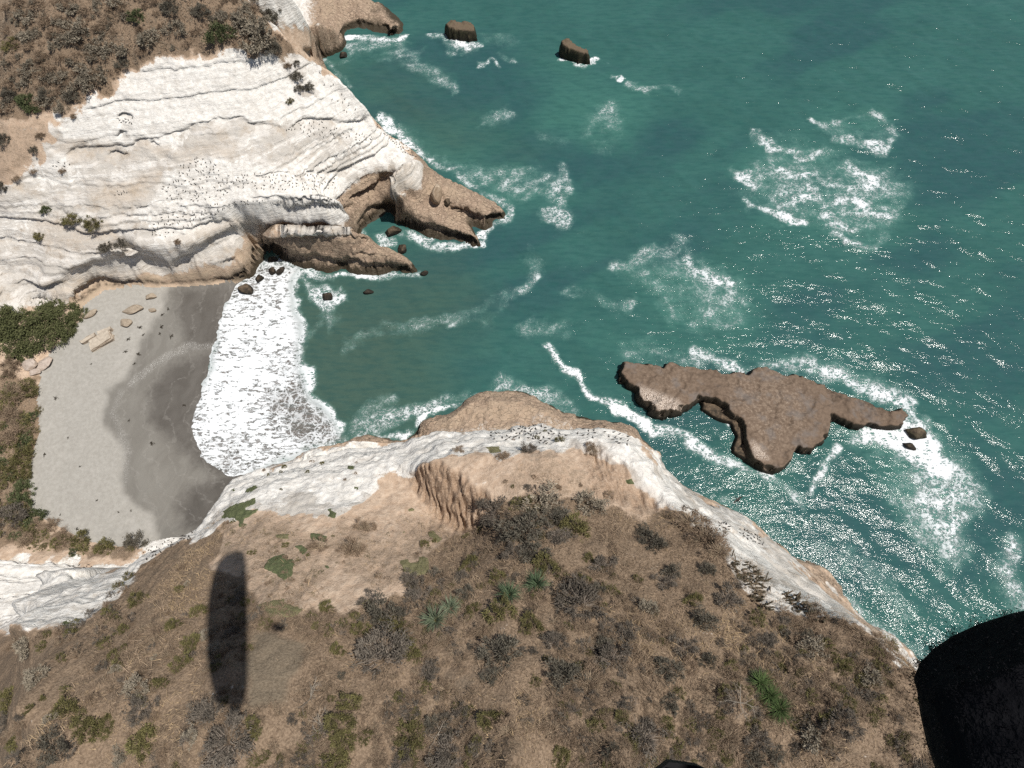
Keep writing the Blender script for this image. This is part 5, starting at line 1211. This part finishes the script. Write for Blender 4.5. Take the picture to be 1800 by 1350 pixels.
# ---- dead branches bleached white
def dead_branch(px, py, s, label, seed):
    r = np.random.default_rng(seed); p, _ = hit(px, py); V = []; Fc = []
    def limb(p0, d, L, rad, lev):
        n = 4; q_ = p0.copy(); b0 = len(V)
        for i in range(n + 1):
            t = i / n; u = unit(np.cross(d, [0, .2, 1.0])); v = np.cross(d, u)
            for a in (0, 2.1, 4.2): V.append(q_ + (u * math.cos(a) + v * math.sin(a)) * rad * (1 - .8 * t))
            q_ = q_ + d * L / n; d = unit(d + r.normal(0, .25, 3) * (1, 1, .4))
            if lev and i: limb(q_.copy(), unit(d + r.normal(0, .8, 3) * (1, 1, .3)), L * .5, rad * .6, lev - 1)
        nb0 = b0
        return
    def build(p0, d, L, rad, lev):
        n = 4; q_ = np.array(p0, float); pts = [q_.copy()]
        for i in range(n): d = unit(d + r.normal(0, .25, 3) * (1, 1, .4)); q_ = q_ + d * L / n; pts.append(q_.copy())
        b0 = len(V)
        for i, c in enumerate(pts):
            dd = unit(pts[min(i + 1, n)] - pts[max(i - 1, 0)]); u = unit(np.cross(dd, [0, .2, 1.0])); v = np.cross(dd, u)
            for a in (0, 2.1, 4.2): V.append(c + (u * math.cos(a) + v * math.sin(a)) * rad * (1 - .75 * i / n))
        for i in range(n):
            for a in range(3): Fc.append((b0 + 3 * i + a, b0 + 3 * i + (a + 1) % 3, b0 + 3 * i + 3 + (a + 1) % 3, b0 + 3 * i + 3 + a))
        if lev:
            for i in (1, 2, 3): build(pts[i], unit(d + r.normal(0, .9, 3) * (1, 1, .3)), L * .55, rad * .6, lev - 1)
    for k in range(4): a = r.uniform(0, 6.28); build((0, 0, .15), np.array([math.cos(a), math.sin(a), .25]), 1.0, .028, 2)
    if 'bleached_wood' not in bpy.data.materials: NB('bleached_wood').fin((.27, .235, .19), .8)
    tag(obj('dead_branch', new_mesh('dead_branch', np.array(V), Fc, bpy.data.materials['bleached_wood']), None, p, None, s), label, 'dead branch')
dead_branch(997, 912, 1.3, 'bleached white dead branches lying between dark shrubs near the gully', 1)
dead_branch(548, 1225, 1.0, 'thin pale dead twig curling on grass right of the bare hollow', 2)
dead_branch(570, 1275, 1.0, 'pale dead twigs beside the long olive strip', 3)
dead_branch(770, 1290, 1.0, 'thin dead branches on bare ground near the bottom', 4)
dead_branch(1300, 1235, 1.1, 'pale dead twigs left of the bright green rosettes', 5)

# ---- dry grass: nobody could count it
def grass(name, n, box, dens, L, Hw, cols, seed, offs=0.0):
    r = np.random.default_rng(seed)
    x = r.uniform(box[0], box[1], n); y = r.uniform(box[2], box[3], n); z = ground(x, y)
    px_, py_ = proj(np.stack([x, y, z], 1)); ok = (px_ > -120) & (px_ < 1920) & (py_ > -90) & (py_ < 1460)
    x, y, z, px_, py_ = (a[ok] for a in (x, y, z, px_, py_))
    d = dens(x, y, z, px_, py_); ok = r.random(len(x)) < d; x, y, z = x[ok], y[ok], z[ok]; m = len(x)
    P = np.stack([x, y, z - .02], 1)
    lean = np.stack([.35 * fbm(x, y, 1.3, 2, seed + 1), .35 * fbm(x, y, 1.3, 2, seed + 2), np.zeros(m)], 1)
    U = unit(r.normal(size=(m, 3)) * (.75, .75, .2) + lean * 2 + (0, 0, .55)); U[:, 2] = np.abs(U[:, 2])
    Wd = unit(np.cross(U, r.normal(size=(m, 3))))
    tall = .65 + .7 * sstep(-.3, .5, fbm(x, y, 2.4, 3, seed + 5))
    V, Fc = tri_soup(P, U, Wd, L * tall * r.uniform(.5, 1.5, m), Hw * r.uniform(.7, 1.4, m))
    cl = np.array(cols); w = np.clip(.5 + .95 * fbm(x, y, 5.5, 4, seed + 7) + .28 * r.normal(size=m), 0, .999) * (len(cl) - 1)
    i = w.astype(int); t = (w - i)[:, None]; c = cl[i] + (cl[i + 1] - cl[i]) * t
    me = new_mesh(name, V, Fc, MAT_LEAF); cattr(me, 'tint', np.repeat(c * r.uniform(.75, 1.25, (m, 1)), 3, 0))
    return me, m
def dens_near(x, y, z, a, b_):
    j = 26 * fbm(x, y, 2.5, 4, 51); k = 26 * fbm(x, y, 2.5, 4, 61); s = np.zeros(len(x))
    s = sstep(-6, 14, poly_sd(a + j, b_ + k, BRUSH[0], True, 60)); sp = np.zeros(len(x)); br = np.zeros(len(x))
    for p in SPARSE[:3]: sp = np.maximum(sp, sstep(-16, 16, poly_sd(a + j, b_ + k, p, True, 60)))
    for p in BARE: br = np.maximum(br, sstep(-8, 6, poly_sd(a, b_, p, True, 40)))
    clump = .40 + .60 * sstep(-.25, .25, fbm(x, y, 1.6, 3, 91))
    return np.maximum(s * (1 - .75 * sstep(.18, .34, fbm(x, y, 4.5, 4, 97))), sp * .38 * sstep(-.05, .25, fbm(x, y, 1.2, 3, 95))) * clump * (1 - .93 * br) * (z > 20)
me, m1 = grass('dry_grass', 470000, (-32, 48, -16, 26), dens_near, .46, .016, [(.12,.088,.060),(.20,.148,.102),(.27,.20,.138),(.38,.29,.20),(.24,.18,.132),(.42,.31,.185)], 5)
tag(obj('dry_grass', me), 'dry brown grass and litter covering the near headland', kind='stuff')
def dens_far(x, y, z, a, b_):
    j = 26 * fbm(x, y, 2.5, 4, 51); k = 26 * fbm(x, y, 2.5, 4, 61)
    s = np.maximum(sstep(-6, 14, poly_sd(a + j, b_ + k, BRUSH[1], True, 60)), .8 * sstep(-6, 14, poly_sd(a + j, b_ + k, BRUSH[2], True, 60)))
    return s * (.3 + .7 * sstep(-.2, .25, fbm(x, y, 3.2, 3, 93))) * (z > 3.6)
me, m2 = grass('dry_scrub', 260000, (-135, -40, 5, 128), dens_far, .55, .045, [(.15,.12,.088),(.20,.162,.122),(.245,.198,.15),(.28,.225,.165),(.21,.18,.138)], 15)
tag(obj('dry_scrub', me), 'grey brown dry scrub covering the far plateau and the bank behind the beach', kind='stuff')
# ------------------------------------------------------------------ sea birds
def bird_mesh(pose):
    """a standing sea bird about 0.6 m long: body, neck, head, beak, tail and legs in one skin"""
    V = []; Fc = []
    def tube(pts, rad, n=7):
        b0 = len(V); pts = np.array(pts, float)
        for i, (p, r_) in enumerate(zip(pts, rad)):
            d = unit(pts[min(i + 1, len(pts) - 1)] - pts[max(i - 1, 0)]); u = unit(np.cross(d, [0, 1.0, .01])); v = np.cross(d, u)
            for k in range(n): a = 6.283 * k / n; V.append(p + (u * math.cos(a) + v * math.sin(a)) * r_)
        for i in range(len(pts) - 1):
            for k in range(n): Fc.append((b0 + i * n + k, b0 + i * n + (k + 1) % n, b0 + (i + 1) * n + (k + 1) % n, b0 + (i + 1) * n + k))
    up = .28 if pose == 0 else .10
    tube([(-.34,0,.14),(-.22,0,.17),(-.08,0,.20),(.08,0,.24+up*.15),(.17,0,.30+up*.4),(.20,0,.38+up),(.24,0,.45+up),(.29,0,.46+up),(.38,0,.44+up)], [.012,.06,.115,.115,.075,.042,.05,.04,.006])
    for s in (-1, 1):
        tube([(0,.05*s,.16),(.01,.05*s,.0)], [.014,.012], 4)
        b0 = len(V); V.extend([np.array(p) for p in [(.10,.10*s,.30),(-.05,.125*s,.24),(-.34,.05*s,.16),(-.06,.10*s,.14)]]); Fc.append((b0, b0 + 1, b0 + 2, b0 + 3))
    return new_mesh('seabird', np.array(V), Fc, None, True)
nb = NB('plumage'); nb.fin(nb.mix(nb.ss(.45, .6, nb.noise(3, 2)), (.035, .032, .029), (.085, .076, .068)), .75)
BMESH = [bird_mesh(0), bird_mesh(1)]
for m_ in BMESH: m_.materials.append(nb.m)
CL = [  # traced colony, number, scale, label
 ([(860,760),(905,750),(960,745),(984,760),(1000,768),(960,780),(920,776),(860,772)],58,1.0,'dark seabird standing on the white crown of the near headland, left of the knob'),
 ([(1005,755),(1045,752),(1085,758),(1110,770),(1100,785),(1060,772),(1020,768)],20,1.0,'dark seabird standing on the white knob of the near headland'),
 ([(1200,888),(1225,898),(1240,910),(1222,908)],12,1.0,'dark seabird at the upper end of the white streak below the brown bushes'),
 ([(1258,912),(1280,920),(1285,940),(1262,935)],12,1.0,'dark seabird on the small white boss of the right sea cliff'),
 ([(1300,925),(1320,935),(1344,950),(1340,958),(1315,950),(1298,938)],22,1.0,'dark seabird on the white shelf of the right sea cliff'),
 ([(250,968),(300,948),(340,935),(340,945),(300,962),(258,984)],30,1.0,'dark seabird lined up on the thin white rim above the beach'),
 ([(120,992),(170,992),(172,998),(125,1000)],8,1.0,'dark seabird at the top edge of the white outcrop by the bank'),
 ([(318,290),(345,276),(372,285),(400,305),(418,325),(400,345),(360,355),(320,362),(290,350),(285,330),(305,318)],96,1.0,'dark seabird in the dense colony on the white middle slope of the far cliff'),
 ([(412,312),(440,302),(500,304),(560,306),(592,315),(590,332),(540,336),(470,334),(418,330)],88,1.0,'dark seabird in the long colony band right of the dense colony'),
 ([(485,228),(520,215),(560,212),(600,228),(655,240),(660,250),(600,245),(540,240)],48,1.0,'dark seabird on the shelf below the bright top of the far cliff'),
 ([(660,205),(690,235),(722,262),(732,276),(712,272),(690,250),(664,225)],44,1.0,'dark seabird along the seaward edge of the far cliff'),
 ([(270,385),(300,372),(345,372),(400,365),(385,380),(330,400),(285,420),(268,415)],56,1.0,'dark seabird on the lower white ledge of the far cliff'),
 ([(480,352),(560,352),(620,348),(612,362),(520,364)],26,1.0,'dark seabird on the narrow ledge under the long colony band'),
 ([(360,362),(430,352),(470,352),(430,364)],16,1.0,'dark seabird on the ledge below the dense colony'),
 ([(205,208),(236,208),(235,220),(212,222)],9,1.0,'dark seabird by the little hole in the bright upper rock'),
 ([(90,285),(120,284),(125,292),(95,296)],6,1.0,'dark seabird on the white knob at the left slope'),
 ([(190,338),(222,330),(225,342),(192,348)],6,1.0,'dark seabird on the small white spur of the far cliff'),
 ([(560,122),(600,160),(630,195),(600,200),(570,160)],14,1.0,'dark seabird on the bright shoulder of the far cliff'),
 ([(1130,690),(1185,710),(1180,722),(1135,702)],8,1.0,'dark seabird on the whitened corner of the rock island')]
rb = random.Random(21); n_b = 0; LIM = 300; rest = []; jobs = []
for pts, n, s, lab in CL:
    c = 0; t = 0; done = []
    while c < n and t < 4000:
        t += 1; x, y = rb.uniform(min(p[0] for p in pts), max(p[0] for p in pts)), rb.uniform(min(p[1] for p in pts), max(p[1] for p in pts))
        if in_polys(x, y, [pts]) < 0 or any((x - a) ** 2 + (y - b_) ** 2 < 16 for a, b_ in done): continue
        p = Vector(at(x, y, 4.6)) if lab.endswith('rock island') else hit(x, y)[0]
        if p.z < 2: continue
        done.append((x, y)); c += 1; jobs.append((px2m(p), p, lab, x))
jobs.sort(key=lambda j: j[0])
for k, (m, p, lab, x) in enumerate(jobs):
    sc_ = .52 if m < .075 else .55; rz = rb.uniform(0, 6.28)
    if k < LIM:
        tag(obj('seabird', BMESH[k % 2], None, (p.x, p.y, p.z - .03), (0, 0, rz), sc_), lab, 'seabird', 'seabirds: ' + lab[13:60].strip())
    else: rest.append((p, rz, sc_, k % 2))
Vr, Fr = [], []; k0 = 0
for p, rz, sc_, k in rest:
    me = BMESH[k]; co = np.array([v.co for v in me.vertices]) * sc_; c_, s_ = math.cos(rz), math.sin(rz)
    Vr.append(np.stack([co[:, 0] * c_ - co[:, 1] * s_ + p.x, co[:, 0] * s_ + co[:, 1] * c_ + p.y, co[:, 2] + p.z - .03], 1)); Fr += [tuple(i + k0 for i in f.vertices) for f in me.polygons]; k0 += len(co)
if rest: tag(obj('seabird_colony', new_mesh('seabird_colony', np.vstack(Vr), Fr, nb.m, True)), 'rest of the dark seabirds crowded on the far white cliff', kind='stuff')
# one bird on the wing over the foam streak
def flyer(px, py, z, span, heading, label):
    p = at(px, py, z); root = obj('flying_seabird', None, None, p, (0, 0, heading)); tag(root, label, 'seabird')
    s = span / 2
    V = []; Fc = []
    for i, (x, r_) in enumerate([(-.42, .01), (-.3, .05), (-.1, .10), (.1, .10), (.24, .06), (.36, .05), (.46, .035), (.60, .008)]):
        for k in range(7): a = 6.283 * k / 7; V.append((x, math.cos(a) * r_, math.sin(a) * r_))
    for i in range(7):
        for k in range(7): Fc.append((i * 7 + k, i * 7 + (k + 1) % 7, (i + 1) * 7 + (k + 1) % 7, (i + 1) * 7 + k))
    obj('body', new_mesh('body', V, Fc, nb.m, True), root)
    for sd in (-1, 1):
        st = [(.14, .05, .24, 0), (.20, .45, .20, .10), (.10, .8, .12, .12), (-.06, 1.0, .03, .08)]; V = []
        for x, t, c, zz in st:
            for dx, dz in ((0, .02), (-c * 1.2, .0), (0, -.01)): V.append((x + dx, sd * t * s, zz + dz))
        Fc = []
        for i in range(3):
            for k in range(3): Fc.append((i * 3 + k, i * 3 + (k + 1) % 3, i * 3 + 3 + (k + 1) % 3, i * 3 + 3 + k))
        obj('wing', new_mesh('wing', V, Fc, nb.m, True), root)
flyer(1297, 879, 22.0, 1.7, math.radians(125), 'dark seabird in flight over the long foam streak by the island')

# ------------------------------------------------------------------ paraglider overhead: only its shadow and the pilot's knee are seen
def up_to(px, py, z):
    g = np.array(hit(px, py)[0]); return g - A * ((g[2] - z) / A[2])
ROWS = [(969,413,428),(976,396,431),(990,383,433),(1015,373,434),(1050,366,435),(1100,362.5,436),(1150,363.5,436.5),(1190,368,436),(1215,374,434.5),(1232,382,431),(1242,394,422)]
def wing():
    root = obj('paraglider', None, None, (0, 0, HC + 6.9)); tag(root, 'paraglider wing whose long dark shadow lies on the near slope', 'paraglider')
    base = np.array([0, 0, HC + 6.9]); n = 61; ns = 15; V = []; Fc = []
    g0 = np.array([up_to((l + r_) / 2, y, HC + 6.5) for y, l, r_ in ROWS]); ys_ = g0[:, 1]
    le = []; te = []
    for (y, l, r_) in ROWS:
        v = (y - 1105) / 137.0; z = HC + 7.0 - 1.3 * v * v
        le.append(up_to(l, y, z)); te.append(up_to(r_, y, z))
    le = np.array(le); te = np.array(te)
    # even out the unevenness of the slope the shadow lies on
    mid_x = (le[:, 0] + te[:, 0]) / 2; ch = te[:, 0] - le[:, 0]
    t0 = np.linspace(0, 1, len(ROWS)); t1 = np.linspace(0, 1, n)
    L_ = np.stack([np.interp(t1, t0, le[:, k]) for k in range(3)], 1); T_ = np.stack([np.interp(t1, t0, te[:, k]) for k in range(3)], 1)
    for i in range(n):
        c = T_[i] - L_[i]; cl = np.linalg.norm(c); puff = 1 + .12 * math.sin(math.pi * (i % 2))
        for k in range(ns):                                   # leading edge -> top -> trailing edge -> underside
            u = k / (ns - 1) * 2 - 1; s = 1 - abs(u); s = s * s * (3 - 2 * s) if False else 1 - abs(u)
            xx = (1 - math.cos(math.pi * (1 - abs(u)))) / 2; th = .14 * cl * (2.2 * math.sqrt(max(1 - xx, 0)) * xx ** .9 if False else 2.6 * math.sqrt(max(xx, 0)) * (1 - xx)) * (.55 if u < 0 else .25)
            p = L_[i] + c * xx; p = p + np.array([0, 0, th if u < 0 else -th * .5]) * (1.0 if i % 2 else .93); V.append(p - base)
    for i in range(n - 1):
        for k in range(ns - 1): Fc.append((i * ns + k, i * ns + k + 1, (i + 1) * ns + k + 1, (i + 1) * ns + k))
    b = NB('ripstop'); b.fin(b.mix(b.ss(.49, .51, b.noise(.4, 0)), (.55, .07, .04), (.60, .58, .55)), .5, None, .4)
    obj('canopy', new_mesh('canopy', np.array(V), Fc, b.m, True), root)
    V = []; Fc = []
    def cord(a, c, r_=.0022):
        a, c = np.array(a, float), np.array(c, float); d = unit(c - a); u = unit(np.cross(d, [.3, .2, 1.0])); v = np.cross(d, u); b0 = len(V)
        for p in (a, c):
            for t in (0, 2.1, 4.2): V.append(p - base + (u * math.cos(t) + v * math.sin(t)) * r_)
        for k in range(3): Fc.append((b0 + k, b0 + (k + 1) % 3, b0 + 3 + (k + 1) % 3, b0 + 3 + k))
    for sd in (-1, 1):
        ris = np.array([.92, -.22 + .22 * -sd, HC + .25]); fork = ris + (0, 0, .45); cord(ris, fork, .012)
        for i in range(2, n // 2, 4):
            j = i if sd > 0 else n - 1 - i
            for f_ in (.1, .4, .7): cord(fork, L_[j] + (T_[j] - L_[j]) * f_)
    nl_ = NB('cord'); nl_.fin((.25, .05, .04), .7)
    obj('suspension_lines', new_mesh('suspension_lines', np.array(V), Fc, nl_.m), root)
wing()

def skin_body(name, joints, edges, rootv, sub=2):
    me = bpy.data.meshes.new(name); me.from_pydata([j[0] for j in joints], edges, []); o = bpy.data.objects.new(name, me); COL.objects.link(o)
    sm = o.modifiers.new('skin', 'SKIN'); sm.use_smooth_shade = True
    for k, (p, r_) in enumerate(joints):
        d = me.skin_vertices[0].data[k]; d.radius = (r_, r_) if not isinstance(r_, tuple) else r_; d.use_root = (k == rootv)
    ss_ = o.modifiers.new('sub', 'SUBSURF'); ss_.levels = sub; ss_.render_levels = sub
    dg = bpy.context.evaluated_depsgraph_get(); ev = o.evaluated_get(dg); m2 = bpy.data.meshes.new_from_object(ev)
    bpy.data.objects.remove(o); bpy.data.meshes.remove(me); m2.name = name
    m2.polygons.foreach_set('use_smooth', np.ones(len(m2.polygons), bool))
    return m2
def rel(x, y, z): return (x, y, HC + z)
KN = at(1815, 1308, HC - .50)                                   # right knee, seen at the lower right corner
KD = unit(np.array(KN) - (0, 0, HC) + (.12, -.04, 0))          # the shin hangs away behind the knee
TOE = at(1138, 1392, HC - .98)                                  # tip of the left shoe at the lower edge
J = [(rel(1.10,-.22,-.45), (.16,.13)), (rel(1.08,-.22,-.20), (.15,.12)), (rel(1.04,-.22,.05), (.17,.12)), (rel(1.00,-.22,.20), .06), (rel(.97,-.22,.33), .095), (rel(.95,-.22,.43), .08),
     (rel(1.04,-.11,-.50), .10), (tuple(KN + (.20,.03,.0)), .108), (tuple(KN), .092), (tuple(KN + KD * .14), .075), (tuple(KN + KD * .46), .045), (rel(1.04,-.36,-.50), .10), (rel(.62,-.52,-.56), .075), (tuple(TOE + (.26,-.17,.16)), .05), (tuple(TOE + (.22,-.10,.04)), .04),
     (rel(1.03,.00,.10), .065), (rel(.72,.10,-.06), .05), (rel(.36,.06,.04), .036), (rel(.22,.03,.07), .035), (rel(1.03,-.44,.10), .065), (rel(.92,-.60,.28), .045), (rel(.84,-.50,.52), .035), (rel(.83,-.49,.60), .035)]
J += [(tuple(KN + (-.035, .055, .01)), .045), (tuple(KN + (-.035, -.065, .01)), .045)]
Ed = [(7 + 1, 23), (7 + 1, 24), (0,1),(1,2),(2,3),(3,4),(4,5),(0,6),(6,7),(7,8),(8,9),(9,10),(0,11),(11,12),(12,13),(13,14),(2,15),(15,16),(16,17),(17,18),(2,19),(19,20),(20,21),(21,22)]
fl = NB('black_fleece'); n_ = fl.noise(160, 3, .6)
fl.fin(fl.mix(n_, (.0045, .0045, .006), (.010, .010, .012)), .95, fl.bump(n_, .004), .1)
pb = skin_body('person', J, Ed, 0); pb.materials.clear(); pb.materials.append(fl.m)
pilot = obj('person', pb); tag(pilot, 'person seated in a harness, black fleece clad knee filling the lower right corner', 'person')
# nap of the fleece on the knee and thigh
co = np.array([v.co for v in pb.vertices]); no = np.array([v.normal for v in pb.vertices]); sel = np.where(np.linalg.norm(co - KN, axis=1) < .30)[0]
r = np.random.default_rng(3); i = r.choice(sel, 16000); Pf = co[i] + r.normal(0, .003, (16000, 3)); Uf = unit(no[i] + r.normal(0, .5, (16000, 3)))
V, Fc = tri_soup(Pf, Uf, unit(np.cross(Uf, r.normal(size=(16000, 3)))), r.uniform(.001, .0030, 16000), np.full(16000, .0004))
tag(obj('fleece_nap', new_mesh('fleece_nap', V, Fc, fl.m), pilot), kind='stuff')
# shoe with a welted sole
def shoe(tip, heel, name, parent):
    tip = np.array(tip); heel = np.array(heel); d = unit(tip - heel); L = np.linalg.norm(tip - heel); side = unit(np.cross(d, [0, 0, 1.0])); up = np.cross(side, d)
    V = []; Fc = []; n = 12; st = [(0, .035, .06), (.12, .042, .10), (.35, .040, .09), (.6, .048, .065), (.8, .050, .05), (.93, .040, .038), (1.0, .012, .015)]
    for t, w, h in st:
        for k in range(n): a = 6.283 * k / n; V.append(heel + d * L * t + side * w * math.cos(a) + up * (h * .5 + h * .5 * math.sin(a)))
    for s_ in range(len(st) - 1):
        for k in range(n): Fc.append((s_ * n + k, s_ * n + (k + 1) % n, (s_ + 1) * n + (k + 1) % n, (s_ + 1) * n + k))
    m = NB('shoe_leather'); m.fin(m.mix(m.noise(30, 3), (.018, .022, .018), (.034, .040, .034)), .5)
    s1 = obj(name, new_mesh(name, np.array(V), Fc, m.m, True), parent)
    V2 = []; F2 = []
    for t, w, h in st:
        for k in (-1, 1):
            for z in (-.018, .006): V2.append(heel + d * L * (t * 1.02 - .01) + side * (w + .006) * k + up * z)
    for s_ in range(len(st) - 1):
        b0 = s_ * 4
        F2 += [(b0 + 1, b0 + 3, b0 + 7, b0 + 5), (b0, b0 + 4, b0 + 6, b0 + 2), (b0, b0 + 1, b0 + 5, b0 + 4), (b0 + 2, b0 + 6, b0 + 7, b0 + 3)]
    m2 = NB('shoe_sole'); m2.fin((.008, .008, .009), .8); obj('sole', new_mesh('sole', np.array(V2), F2, m2.m), s1)
shoe(TOE, TOE + np.array([.27, -.10, .01]), 'shoe', pilot)
kk = np.array(KN) + KD * .50; shoe(kk + (.16, .02, -.06), kk + (-.06, 0, -.02), 'shoe', pilot)
def helmet(parent):
    bm = bmesh.new(); bmesh.ops.create_uvsphere(bm, u_segments=24, v_segments=14, radius=.14)
    for v in bm.verts: v.co.x *= 1.12; v.co.z *= 1.02
    bmesh.ops.delete(bm, geom=[v for v in bm.verts if v.co.z < -.05 and v.co.x < .0], context='VERTS')
    me = bpy.data.meshes.new('helmet'); bm.to_mesh(me); bm.free(); h = NB('helmet_shell'); h.fin((.35, .36, .37), .3); me.materials.append(h.m)
    obj('helmet', me, parent, rel(.96, -.22, .42))
helmet(pilot)
hr = NB('harness_cloth'); hr.fin(hr.mix(hr.noise(40, 3), (.02, .02, .024), (.035, .036, .04)), .8)
hm = skin_body('harness', [(rel(1.30,-.22,.05), (.16,.08)), (rel(1.32,-.22,-.25), (.19,.12)), (rel(1.24,-.22,-.60), (.20,.12)), (rel(.98,-.22,-.70), (.20,.07))], [(0,1),(1,2),(2,3)], 1)
hm.materials.clear(); hm.materials.append(hr.m); tag(obj('harness', hm), 'dark padded seat harness hanging under the wing', 'harness')
